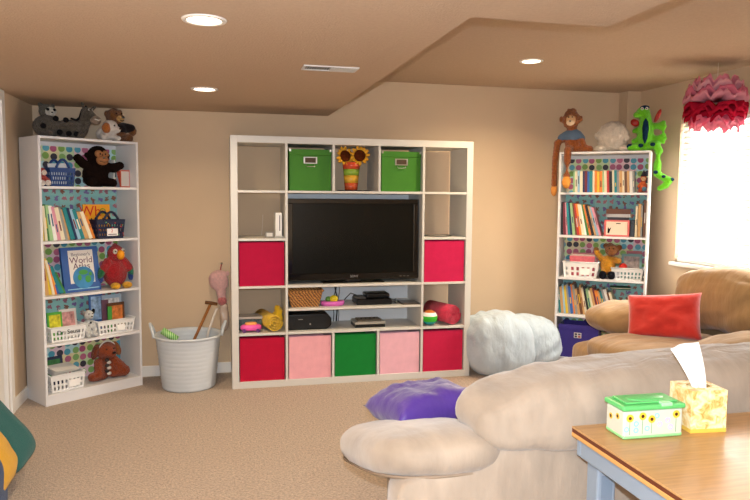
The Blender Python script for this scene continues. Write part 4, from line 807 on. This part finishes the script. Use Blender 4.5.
blob('body', [('e', (0, 0, 0.125), (0.128, 0.11, 0.125)), ('e', (-0.11, -0.02, 0.13), (0.035, 0.03, 0.03)), ('e', (0.1, -0.02, 0.1), (0.035, 0.03, 0.03))], fur('#DCCFBE', var=0.1), t, 0.008, fuzz=0.012, fscale=38)
MB().ell((-0.09, -0.04, 0.03), (0.05, 0.04, 0.03), 12, 8).build('paw', fur('#DCCFBE', var=0.1), t, True); MB().ell((0.09, -0.04, 0.03), (0.05, 0.04, 0.03), 12, 8).build('paw', fur('#DCCFBE', var=0.1), t, True)
t = RC.thing('dragon_toy', 'lime green plush dragon with navy belly stripe and dangling leg', 'soft toy', 0.655, 0.12, ZTOP)
LG_ = fur('#67C40E', var=0.12)
blob('body', [('c', [(0, 0, 0.05), (0.0, 0, 0.13), (-0.002, -0.005, 0.24), (-0.01, -0.01, 0.30)], [0.062, 0.066, 0.05, 0.042]), ('e', (-0.025, -0.01, 0.315), (0.052, 0.045, 0.044)), ('e', (-0.065, -0.03, 0.292), (0.034, 0.03, 0.026)),
              ('c', [(-0.03, -0.03, 0.035), (-0.09, -0.055, 0.03), (-0.11, -0.06, 0.03)], [0.034, 0.03, 0.026]), ('c', [(0.03, -0.03, 0.04), (0.085, -0.05, 0.045), (0.105, -0.05, -0.0), (0.1, -0.05, -0.1), (0.098, -0.055, -0.18)], [0.036, 0.034, 0.034, 0.031, 0.029]),
              ('c', [(0.098, -0.055, -0.18), (0.15, -0.06, -0.215), (0.19, -0.07, -0.235)], [0.03, 0.028, 0.03]), ('c', [(0.19, -0.07, -0.235), (0.165, -0.075, -0.275), (0.125, -0.08, -0.298)], [0.03, 0.027, 0.022]),
              ('c', [(-0.04, 0, 0.18), (-0.085, -0.01, 0.165)], [0.026, 0.02]), ('c', [(-0.04, 0, 0.1), (-0.085, -0.02, 0.08)], [0.026, 0.022]),
              ('c', [(0.04, 0, 0.2), (0.1, -0.01, 0.2), (0.13, -0.01, 0.225)], [0.028, 0.026, 0.02]), ('c', [(0.1, -0.01, 0.2), (0.14, -0.02, 0.195)], [0.026, 0.018]), ('c', [(0.1, -0.01, 0.2), (0.13, -0.02, 0.168)], [0.026, 0.017]),
              ('c', [(0.04, 0, 0.1), (0.1, -0.02, 0.1), (0.135, -0.02, 0.125)], [0.03, 0.026, 0.02]), ('c', [(0.1, -0.02, 0.1), (0.145, -0.025, 0.1)], [0.026, 0.018]), ('c', [(0.1, -0.02, 0.1), (0.135, -0.025, 0.07)], [0.026, 0.017])], LG_, t, 0.008)
NV = fur('#12304F')
MB().loft([[(0.0 + rx * math.cos(a), y0 + 0.012 * math.sin(a), z_) for a in [2 * PI * k / 12 for k in range(12)]] for rx, y0, z_ in ((0.004, -0.064, 0.06), (0.018, -0.062, 0.10), (0.025, -0.054, 0.18), (0.02, -0.045, 0.235), (0.006, -0.042, 0.26))]).build('belly_stripe', NV, t, True)
MB().ell((-0.012, -0.03, 0.348), (0.036, 0.028, 0.018), 12, 8).build('brow', NV, t, True)
eyes(t, [(-0.03, -0.05, 0.338), (0.004, -0.05, 0.338)], 0.012, mat('eye_white', '#D8D2C8', 0.4), 'eyeball'); eyes(t, [(-0.03, -0.06, 0.335), (0.004, -0.06, 0.335)], 0.005)
RW = mat('wing_foil', '#A6241A', 0.35, var=0.3, vscale=40)
MB().ell((0.085, 0.02, 0.285), (0.018, 0.012, 0.056), 12, 8, Matrix.Rotation(0.4, 3, 'Y')).build('wing', RW, t, True); MB().ell((-0.085, 0.01, 0.235), (0.036, 0.012, 0.028), 12, 8, Matrix.Rotation(0.5, 3, 'Y')).build('wing', RW, t, True)
for px, py, pz, r_ in ((-0.112, -0.07, 0.04, 0.024), (-0.03, -0.066, 0.045, 0.02), (0.06, -0.078, 0.05, 0.02), (0.09, -0.084, -0.17, 0.018), (0.15, -0.085, -0.205, 0.016), (0.21, -0.085, -0.228, 0.018)):
    MB().ell((px, py, pz), (r_, r_ * 0.5, r_ * 0.8), 12, 8).build('spot', NV, t, True)
# ------------------------------------------------------------------ laundry tub with sticks
t = thing('laundry_tub', 'white ribbed plastic tub with rope-like handles standing on the carpet', 'tub', (-0.312, -0.34, 0))
prof = []
for k in range(0, 37):
    zz = 0.008 + 0.372 * k / 36; rr = 0.190 + (0.232 - 0.190) * zz / 0.38 + (0.0022 if k % 3 == 1 else 0.0)
    prof.append((rr, zz))
TUBM = mat('tub_white', '#C6CCD0', 0.45, 0.35)
outer = [(0.0, 0.0), (0.180, 0.0)] + prof + [(0.246, 0.383), (0.250, 0.392), (0.246, 0.40), (0.232, 0.398)]
inner = [(r - 0.008, z) for r, z in reversed(prof)] + [(0.0, 0.012)]
MB().lathe([(max(r, 0.0005), z) for r, z in outer + inner], 56, caps=False).build('tub_wall', TUBM, t, True)
for s in (-1, 1):
    hp = [(s * (0.24 + 0.03 * math.sin(PI * i / 10)), -0.065 + 0.13 * i / 10, 0.385 + 0.095 * math.sin(PI * i / 10) ** 0.7) for i in range(11)]
    MB().tube(hp, 0.010, 8).build('handle', TUBM, t, True)
st_ = thing('wooden_cane', 'brown wooden stick with a short cross handle leaning in the tub', 'stick', (-0.395, -0.36, 0.02))
wd_ = mat('wood_stick', '#8A5524', 0.5, var=0.2, vscale=30)
MB().tube([(0, 0, 0), (0.125, 0.03, 0.33), (0.243, 0.05, 0.585)], 0.011, 10).build('shaft', wd_, st_, True); MB().tube([(0.205, 0.05, 0.602), (0.25, 0.05, 0.595), (0.295, 0.05, 0.585)], [0.013, 0.014, 0.011], 10).build('handle', mat('wood_dark', '#5E3A1A', 0.5), st_, True)
tag(MB().tube([(-0.23, -0.34, 0.03), (-0.17, -0.33, 0.40), (-0.105, -0.31, 0.575)], 0.009, 8).build('white_stick', mat('stick_white', '#CFC7BE', 0.5), smooth=True), 'thin white stick leaning in the tub beside the wooden one', 'stick')
gr_ = thing('green_toy_mallet', 'bright green and white striped toy bar sticking out of the tub', 'toy', (-0.40, -0.33, 0.02))
GM = bpy.data.materials.new('green_stripe'); GM.use_nodes = True; nt = GM.node_tree; wv = nt.nodes.new('ShaderNodeTexWave'); wv.inputs['Scale'].default_value = 22; tcx = nt.nodes.new('ShaderNodeTexCoord')
rp = nt.nodes.new('ShaderNodeValToRGB'); rp.color_ramp.elements[0].color = (*lin('#3E9B2A'), 1); rp.color_ramp.elements[1].color = (*lin('#BFDDA0'), 1); nt.links.new(tcx.outputs['Object'], wv.inputs['Vector']); nt.links.new(wv.outputs['Fac'], rp.inputs['Fac']); nt.links.new(rp.outputs['Color'], nt.nodes['Principled BSDF'].inputs['Base Color'])
MB().tube([(0.06, -0.02, 0.0), (-0.02, -0.05, 0.33)], 0.012, 10).build('handle', mat('stick_white', '#CFC7BE', 0.5), gr_, True); MB().tube([(-0.095, -0.05, 0.415), (0.01, -0.06, 0.345)], 0.026, 14).build('head', GM, gr_, True)
# pink hobby-horse bag on the wall beside the unit
t = thing('pink_plush_bag', 'pink plush bag with a clear lower pouch hanging beside the cube unit', 'bag', (-0.075, -0.075, 0.36))
PK = fur('#E0AFAC', var=0.12)
puff('pouch_top', (-0.01, 0, 0.395), (0.074, 0.05, 0.08), PK, t, 0.9, 0.9, 28, 20, amp=0.012, freq=(18, 18, 18))
blob('pouch_neck', [('c', [(0.0, 0, 0.35), (0.01, 0, 0.26)], [0.045, 0.034]), ('e', (-0.065, -0.01, 0.435), (0.018, 0.014, 0.02)), ('e', (0.055, -0.01, 0.45), (0.018, 0.014, 0.024))], PK, t, 0.008)
MB().ell((0.012, -0.015, 0.235), (0.036, 0.034, 0.036), 14, 10).build('pink_tuft', fur('#C9706E'), t, True)
puff('clear_pouch', (0.028, 0, 0.11), (0.036, 0.04, 0.115), mat('clear_film', '#B9A493', 0.2, 0.5), t, 0.8, 0.8, 24, 24, amp=0.01, freq=(22, 22, 14))
MB().tube([(0.0, 0.02, 0.46), (0.01, 0.06, 0.52), (0.012, 0.072, 0.525)], 0.004, 6).build('hanging_loop', mat('loop_red', '#B23A44', 0.6), t, True)
MB().lathe([(0.008, 0), (0.006, 0.006), (0.004, 0.02), (0.009, 0.024)], 12).build('wall_hook', METAL, t, True, loc=(0.012, 0.075, 0.522), rot=(PI / 2, 0, 0))
# ------------------------------------------------------------------ pale blue beanbag
BBM = mat('beanbag_cloth', '#B2BEC6', 0.9, 0.12, var=0.06, vscale=7, bump=0.45, bscale=6, sheen=0.2, bdist=0.05, stretch=(2.6, 1.0, 1.2))
t = thing('beanbag', 'pale blue slumped beanbag in two lobes beside the cube unit', 'beanbag', (2.2, -0.42, 0))
def flatb(zmin): return lambda p: (p.x, p.y, max(p.z, zmin))
puff('front_lobe', (-0.09, -0.04, 0.243), (0.285, 0.24, 0.262), BBM, t, 0.72, 0.85, 64, 44, lambda p: (p.x - 0.10 * p.z, p.y, max(p.z, -0.23)), 0.012, (4, 4, 5), seed=3, fold=(0.017, (0.7, 0.1, -1)))
puff('rear_lobe', (0.235, 0.06, 0.213), (0.245, 0.22, 0.232), BBM, t, 0.75, 0.85, 64, 44, lambda p: (p.x - 0.1 * p.z, p.y, max(p.z, -0.20)), 0.012, (4, 4, 5), seed=9, fold=(0.02, (1, 0.2, 0.5)))
# ------------------------------------------------------------------ striped floor cushion at the door
t = thing('striped_beanbag', 'teal, yellow and navy layered soft floor bag in front of the door', 'beanbag', (-1.12, -2.2, 0))
RT = Matrix.Rotation(0.86, 3, 'Y')
puff('teal_panel', (-0.035, 0.20, 0.305), (0.225, 0.22, 0.065), cloth('#0A5450', 'bag_cloth', 0.05, 0.3), t, 0.7, 0.55, 48, 28, None, 0.008, (6, 6, 6), RT, 1)
puff('yellow_panel', (-0.045, -0.12, 0.335), (0.24, 0.24, 0.085), cloth('#C8960A', 'bag_cloth', 0.05, 0.3), t, 0.7, 0.55, 48, 28, None, 0.012, (7, 5, 7), RT, 2)
puff('navy_panel', (-0.045, -0.30, 0.165), (0.185, 0.24, 0.175), cloth('#12305C', 'bag_cloth', 0.05, 0.3), t, 0.6, 0.55, 48, 28, lambda p: (p.x, p.y, max(p.z, -0.155)), 0.008, (6, 6, 6), None, 3)
# ------------------------------------------------------------------ sofa in the foreground (faces the television)
t = thing('suede_sofa', 'beige suede sofa seen from behind, oak table at its back', 'sofa', (1.35, -3.1, 0))
O = Vector((1.35, -3.1, 0))
def L(x, y, z): return (x - O.x, y - O.y, z)
puff('base', L(1.40, -3.06, 0.235), (0.98, 0.46, 0.225), SUEDE, t, 0.22, 0.18, 64, 28, lambda p: (p.x + (0.20 * (p.y / 0.46 + 1) / 2 if p.x < 0 else 0), p.y, p.z), amp=0.004)
bp_ = MB().ell((0, 0, 0), (0.955, 0.085, 0.33), 96, 32, None, 0.25, 0.25, lambda p: (p.x, p.y, p.z * (1 - 0.24 * min(1, max(0, (-p.x - 0.58) / 0.12))) if p.z > 0 else p.z)).mesh('outside_back'); bp_.transform(Matrix.Translation(L(1.365, -3.475, 0.345)))
link('outside_back', bp_, SUEDE, t, True)
def backroll(p):
    # heavier below, drooping ends
    k = (p.x / 0.86); z = p.z - 0.035 * max(0, -k) ** 2 + 0.012 * k
    return (p.x, p.y - 0.03 * (1 if p.z < 0 else 0) * min(1, -p.z / 0.1), z)
puff('back_cushion', L(1.53, -3.42, 0.755), (0.86, 0.175, 0.133), SUEDE, t, 0.75, 0.40, 96, 40, backroll, 0.008, (4, 5, 6), seed=1.5, fold=(0.012, (0.35, 0.5, -0.8)))
def armfn(sgn):
    def f(p):
        k = p.y / 0.455                     # -1 at the back, +1 at the front
        return (p.x * (1 + 0.05 * k), p.y, p.z - 0.127 * k - 0.02 * max(0, k) ** 3)
    return f
puff('arm', L(0.60, -3.125, 0.508), (0.245, 0.455, 0.102), SUEDE, t, 0.8, 0.62, 72, 36, armfn(1), 0.008, (7, 5, 6), seed=4)
puff('arm', L(2.30, -3.10, 0.513), (0.22, 0.43, 0.09), SUEDE, t, 0.8, 0.62, 72, 36, armfn(-1), 0.008, (7, 5, 6), seed=5)
def welt(parent, c, r, e1, e2, fn, v0, m, rad=0.005, n=72):
    sp = lambda w, q: math.copysign(abs(w) ** q, w)
    pts = []
    for i in range(n + 1):
        a = 2 * PI * i / n; p = Vector((r[0] * sp(math.cos(v0), e1) * sp(math.cos(a), e2), r[1] * sp(math.cos(v0), e1) * sp(math.sin(a), e2), r[2] * sp(math.sin(v0), e1)))
        pts.append(Vector(fn(p)) * 1.0 + Vector(c))
    MB().tube(pts, rad, 6, caps=False).build('welt_seam', m, parent, True)
WELT = mat('suede_welt', '#8C7B6A', 0.95, 0.1)
welt(t, L(0.60, -3.125, 0.508), (0.251, 0.461, 0.104), 0.8, 0.62, armfn(1), -0.45, WELT)
puff('seat_cushion', L(1.12, -2.93, 0.45), (0.35, 0.36, 0.11), SUEDE, t, 0.5, 0.4, 48, 24, None, 0.006)
puff('seat_cushion', L(1.80, -2.93, 0.45), (0.34, 0.36, 0.11), SUEDE, t, 0.5, 0.4, 48, 24, None, 0.006, seed=2)
for x_, y_ in ((0.6, -2.75), (2.2, -2.75), (0.6, -3.4), (2.2, -3.4)): MB().lathe([(0.025, 0), (0.03, 0.03)], 14).build('foot', mat('wood_dark', '#5E3A1A', 0.5), t, loc=L(x_, y_, 0))
# purple pillow on its arm
pm = pillow_mesh(0.40, 0.33, 0.16, seed=2, wr=0.010)
PUR = mat('satin_purple', '#4B2F8A', 0.45, 0.35, var=0.1, vscale=9, bump=0.25, bscale=12, sheen=0.3, bdist=0.03)
po = link('purple_pillow', pm, PUR, None, True, loc=(0.69, -2.95, 0.60), rot=(-0.10, -0.03, 0.22)); tag(po, 'shiny purple pillow lying on the arm of the beige sofa', 'pillow')
# ------------------------------------------------------------------ couch under the window
t = thing('window_couch', 'tan suede couch along the window wall, red pillow on it', 'sofa', (2.8, -1.9, 0)); O = Vector((2.8, -1.9, 0))
puff('base', L(2.85, -1.88, 0.225), (0.57, 0.68, 0.215), SUEDE2, t, 0.22, 0.2, 56, 28, amp=0.006)
puff('outside_back', L(3.37, -1.88, 0.40), (0.12, 0.68, 0.40), SUEDE2, t, 0.3, 0.25, 48, 28, amp=0.006)
puff('arm', L(2.86, -1.34, 0.575), (0.47, 0.215, 0.125), SUEDE2, t, 0.85, 0.7, 64, 36, lambda p: (p.x, p.y, p.z + 0.10 * max(0, p.x / 0.5) + 0.02 * max(0, -p.x / 0.5)), 0.008, (4, 5, 5), seed=3, fold=(0.012, (0.3, 0.6, 0.6)))
puff('arm', L(2.83, -2.42, 0.575), (0.50, 0.17, 0.125), SUEDE2, t, 0.85, 0.7, 64, 36, lambda p: (p.x, p.y, p.z + 0.10 * max(0, p.x / 0.5)), 0.012, (5, 7, 7), seed=6)
puff('back_cushion', L(3.22, -1.72, 0.755), (0.20, 0.42, 0.215), SUEDE2, t, 0.75, 0.55, 64, 40, lambda p: (p.x - 0.02, p.y, p.z), 0.010, (5, 4, 5), seed=8, fold=(0.018, (0.2, 0.6, -0.7)))
puff('back_cushion', L(3.22, -2.30, 0.755), (0.20, 0.27, 0.205), SUEDE2, t, 0.75, 0.55, 64, 40, None, 0.014, (7, 5, 7), seed=11)
puff('seat_cushion', L(2.68, -1.79, 0.44), (0.46, 0.33, 0.105), SUEDE2, t, 0.6, 0.45, 64, 32, None, 0.010, (6, 6, 6), seed=12)
puff('seat_cushion', L(2.68, -2.30, 0.44), (0.46, 0.22, 0.105), SUEDE2, t, 0.6, 0.45, 64, 32, None, 0.010, (6, 6, 6), seed=13)
for x_, y_ in ((2.3, -1.4), (2.3, -2.4), (3.3, -1.4), (3.3, -2.4)): MB().lathe([(0.025, 0), (0.03, 0.02)], 14).build('foot', mat('wood_dark', '#5E3A1A', 0.5), t, loc=L(x_, y_, 0))
pm = pillow_mesh(0.46, 0.31, 0.16, seed=5, wr=0.010)
RPM = mat('red_suede', '#C4332A', 0.85, 0.15, var=0.1, vscale=8, bump=0.3, bscale=10, sheen=0.5, bdist=0.03)
_x = Vector((0.66, -0.75, 0.12)).normalized(); _n = Vector((-0.66, -0.62, 0.36)); _n = (_n - _x * _n.dot(_x)).normalized(); _y = _n.cross(_x)
ro = link('red_pillow', pm, RPM, None, True); mw = Matrix((( _x.x, _y.x, _n.x), (_x.y, _y.y, _n.y), (_x.z, _y.z, _n.z))).to_4x4(); mw.translation = Vector((2.70, -1.70, 0.660)); ro.matrix_world = mw
tag(ro, 'red pillow leaning in the corner of the window couch', 'pillow')
# ------------------------------------------------------------------ oak table behind the sofa
TX, TY, TZ = 0.922, -3.655, 0.74
t = thing('oak_table', 'oak-topped table with blue-grey metal legs behind the beige sofa', 'table', (TX, TY, 0))
OAK = mat('oak_veneer', '#AA8253', 0.33, 0.4, var=0.14, vscale=7, stretch=(1.2, 14, 1), detail=8, coat=0.08)
TW, TD = 1.5, 0.78
MB().box(0, TW, -TD, 0, TZ - 0.006, TZ).build('table_top', OAK, t, bevel=0.002)
MB().box(0.001, TW - 0.001, -TD + 0.001, -0.001, TZ - 0.017, TZ - 0.0062).build('edge_band', mat('edge_brown', '#5B2C18', 0.5), t)
MB().box(0.0, TW, -TD, 0, TZ - 0.030, TZ - 0.0172).build('under_board', mat('edge_oak', '#C09055', 0.5), t, bevel=0.002)
STL = mat('leg_paint', '#7F8C9B', 0.4, 0.4)
MB().box(0.012, TW - 0.012, -0.032, -0.012, TZ - 0.085, TZ - 0.0305).build('apron', STL, t, bevel=0.003); MB().box(0.012, TW - 0.012, -TD + 0.012, -TD + 0.032, TZ - 0.085, TZ - 0.0305).build('apron', STL, t, bevel=0.003)
MB().box(0.012, 0.032, -TD + 0.033, -0.033, TZ - 0.085, TZ - 0.0305).build('apron', STL, t, bevel=0.003); MB().box(TW - 0.032, TW - 0.012, -TD + 0.033, -0.033, TZ - 0.085, TZ - 0.0305).build('apron', STL, t, bevel=0.003)
for x0 in (0.034, TW - 0.094):
    for y0 in (-0.094, -TD + 0.034):
        MB().box(x0, x0 + 0.06, y0, y0 + 0.06, 0, TZ - 0.031).build('leg', STL, t, bevel=0.006)
        MB().box(x0 + 0.012, x0 + 0.048, y0 - 0.001, y0 + 0.0, 0.3, 0.62).build('leg_slot', mat('leg_slot', '#6C7B8C', 0.4), t)
# wipes tub
bm_ = bpy.data.materials.new('tub_print'); bm_.use_nodes = True
t = thing('wipes_box', 'white flowered wipes box with a bright green lid on the table', 'box', (1.098, -3.752, TZ + 0.0005), -0.03)
WM = mat('box_white', '#C2C6B8', 0.4)
GL = mat('lid_green', '#5CB86A', 0.3, 0.4)
wv, dv2 = 0.094, 0.046
MB().box(-wv, wv, -dv2, dv2, 0.0, 0.082).build('box_body', WM, t, bevel=0.006, seg=3)
MB().box(-wv - 0.001, wv + 0.001, -dv2 - 0.001, dv2 + 0.001, 0.0, 0.014).build('green_base_band', mat('band_green', '#8FD08A', 0.4), t, bevel=0.006)
MB().box(-wv - 0.006, wv + 0.006, -dv2 - 0.006, dv2 + 0.006, 0.0825, 0.098).build('lid', GL, t, bevel=0.006, seg=3)
MB().box(-wv + 0.012, wv - 0.012, -dv2 + 0.01, dv2 - 0.008, 0.0985, 0.104).build('lid_panel', GL, t, bevel=0.005, seg=3)
MB().ell((0.0, 0.0, 0.104), (0.06, 0.028, 0.004), 28, 8).build('lid_flap', GL, t, True)
MB().box(0.02, 0.055, -dv2 - 0.008, -dv2 + 0.012, 0.092, 0.1035).build('latch', mat('latch', '#9ADFA4', 0.25), t, bevel=0.003)
FLW = ((-0.075, 0.062), (-0.035, 0.066), (-0.006, 0.056), (0.072, 0.066))
for fx, fz in FLW:
    MB().lathe([(0.0, 0), (0.0115, 0), (0.0115, 0.0008), (0.0, 0.0008)], 12).build('printed_petals', mat('print_yellow', '#E0B83A', 0.5), t, loc=(fx, -dv2 - 0.0003, fz), rot=(PI / 2, 0, 0))
    MB().lathe([(0.0, 0), (0.005, 0), (0.005, 0.0014), (0.0, 0.0014)], 12).build('printed_heart', mat('print_brown', '#4A2C16', 0.5), t, loc=(fx, -dv2 - 0.0003, fz), rot=(PI / 2, 0, 0))
    MB().box(fx - 0.0007, fx + 0.0007, -dv2 - 0.0008, -dv2, 0.014, fz - 0.008).build('printed_stem', mat('print_green', '#6DA06A', 0.5), t)
for fx, fz in ((-0.055, 0.045), (-0.055, 0.026), (-0.02, 0.03), (0.02, 0.04), (-0.085, 0.03), (0.01, 0.065), (0.045, 0.05), (0.055, 0.03)):
    MB().lathe([(0.0045, 0), (0.0085, 0), (0.0085, 0.0008), (0.0045, 0.0008), (0.0045, 0)], 12, caps=False).build('printed_ring', mat('print_teal', '#8FCFC4' if fx < 0.015 else '#D6B4DC', 0.5), t, loc=(fx, -dv2 - 0.0003, fz), rot=(PI / 2, 0, 0))
for fy, fz in ((-0.015, 0.06), (0.02, 0.05)):
    MB().lathe([(0.0, 0), (0.009, 0), (0.009, 0.0008), (0.0, 0.0008)], 12).build('printed_petals', mat('print_yellow', '#E0B83A', 0.5), t, loc=(-wv - 0.0008, fy, fz), rot=(0, PI / 2, 0))
    MB().lathe([(0.0, 0), (0.005, 0), (0.005, 0.0008), (0.0, 0.0008)], 12).build('printed_heart', mat('print_brown', '#4A2C16', 0.5), t, loc=(-wv - 0.0014, fy, fz), rot=(0, PI / 2, 0))
# tissue box
t = thing('tissue_box', 'cube tissue box with yellow flower print, tissue sticking up', 'tissue box', (1.29, -3.738, TZ + 0.0005), -0.10)
fm = bpy.data.materials.new('tissue_print'); fm.use_nodes = True; nt = fm.node_tree; b = nt.nodes['Principled BSDF']; b.inputs['Roughness'].default_value = 0.5
tc = nt.nodes.new('ShaderNodeTexCoord'); nz = nt.nodes.new('ShaderNodeTexNoise'); nz.inputs['Scale'].default_value = 38; nz.inputs['Detail'].default_value = 3; nz.inputs['Distortion'].default_value = 1.2
rp = nt.nodes.new('ShaderNodeValToRGB'); es = rp.color_ramp.elements
es[0].position = 0.3; es[0].color = (*lin('#C98F3C'), 1); es[1].position = 0.75; es[1].color = (*lin('#F6EAD2'), 1)
e = es.new(0.42); e.color = (*lin('#E9C078'), 1); e = es.new(0.55); e.color = (*lin('#F1DDA8'), 1)
nt.links.new(tc.outputs['Object'], nz.inputs['Vector']); nt.links.new(nz.outputs['Fac'], rp.inputs['Fac']); nt.links.new(rp.outputs['Color'], b.inputs['Base Color'])
q = 0.056
bx_ = MB().box(-q, q, -q, q, 0, 0.125); bx_.f.pop(1); o = bx_.build('carton', fm, t)
top = MB(); N = 24
ring_o = []; ring_i = []
for k in range(N):
    a = 2 * PI * k / N + PI / 4; c_, s_ = math.cos(a), math.sin(a); mxx = max(abs(c_), abs(s_)); ring_o.append((q * c_ / mxx, q * s_ / mxx, 0.125)); ring_i.append((0.036 * c_, 0.026 * s_, 0.125))
top.loft([ring_o, ring_i], caps=False); top.build('carton_top', fm, t)
MB().box(-q - 0.0006, q + 0.0006, -q - 0.0006, q + 0.0006, 0, 0.012).build('yellow_base_band', mat('band_yellow', '#E2B84E', 0.5), t)
ts = MB(); rows = []
for i in range(15):
    zz = 0.105 + 0.142 * i / 14; f = i / 14; row = []
    for j in range(13):
        v_ = j / 12 - 0.5; wdt = 0.042 + 0.048 * f
        x_ = v_ * wdt - 0.055 * f ** 1.3 + 0.006; y_ = 0.010 * math.sin(v_ * 6 + f * 1.5) + 0.012 * f
        row.append((x_, y_, zz + 0.018 * v_ * f))
    rows.append(row)
ts.loft(rows, caps=False, closed=False); o = ts.build('tissue', mat('tissue_paper', '#F2F2F2', 0.9, 0.1), t, True); s = o.modifiers.new('s', 'SOLIDIFY'); s.thickness = 0.001
# ------------------------------------------------------------------ tissue pom-pom at the window
_tm = {}
def tissue_mat(c):
    if c in _tm: return _tm[c]
    m = bpy.data.materials.new('pom_tissue'); m.use_nodes = True; nt = m.node_tree; nt.nodes.remove(nt.nodes['Principled BSDF'])
    d = nt.nodes.new('ShaderNodeBsdfDiffuse'); r = nt.nodes.new('ShaderNodeBsdfTranslucent'); x = nt.nodes.new('ShaderNodeMixShader'); x.inputs[0].default_value = 0.45
    d.inputs[0].default_value = (*lin(c), 1); r.inputs[0].default_value = (*lin(c), 1)
    nt.links.new(d.outputs[0], x.inputs[1]); nt.links.new(r.outputs[0], x.inputs[2]); nt.links.new(x.outputs[0], nt.nodes['Material Output'].inputs[0]); _tm[c] = m
    return m
PC = (3.29, -1.385, 2.075)
t = thing('tissue_pompom', 'pink and red ruffled tissue pom-pom hanging in front of the window', 'decoration', (PC[0], PC[1], PC[2]))
rnd = random.Random(21)
for k, (zz, r_, c, up_) in enumerate(((0.155, 0.15, '#EE9AA8', 1), (0.115, 0.19, '#F2B4BC', 1), (0.075, 0.205, '#E8859A', 1), (0.035, 0.215, '#F0A6B4', 1), (0.0, 0.215, '#C01F3A', 0), (-0.035, 0.21, '#C8203C', 0), (-0.075, 0.20, '#B81A36', 0), (-0.10, 0.19, '#F07A98', 0), (-0.135, 0.165, '#F4A0B4', 0))):
    mb = MB(); N = 72; inr, mid, out = [], [], []
    ph = rnd.uniform(0, 6)
    for j in range(N):
        a = 2 * PI * j / N; ru = 0.018 * math.sin(9 * a + ph) + 0.012 * math.sin(17 * a + ph * 2) + 0.006 * math.sin(31 * a)
        rr = r_ * 0.93 * (1 + 0.06 * math.sin(3 * a + ph) + 0.05 * math.sin(7 * a + ph * 3))
        inr.append((0.03 * math.cos(a), 0.03 * math.sin(a), zz * 0.35)); mid.append((rr * 0.6 * math.cos(a), rr * 0.6 * math.sin(a), zz * 0.8 + ru * 0.6)); out.append((rr * math.cos(a), rr * math.sin(a), zz * 0.9 + ru + (0.010 if up_ else -0.010)))
    lip = [(p[0] * 0.985, p[1] * 0.985, p[2] + (-0.03 if not up_ else 0.022) + rnd.uniform(-0.006, 0.006)) for p in out]
    mb.loft([inr, mid, out, lip], caps=False)
    o = mb.build('tissue_ruffle', tissue_mat(c), t, True); s = o.modifiers.new('s', 'SOLIDIFY'); s.thickness = 0.002
MB().tube([(0, 0, 0.02), (0, 0, ZC - PC[2])], 0.0012, 5).build('hanging_thread', mat('thread', '#E8E0D8', 0.6), t)
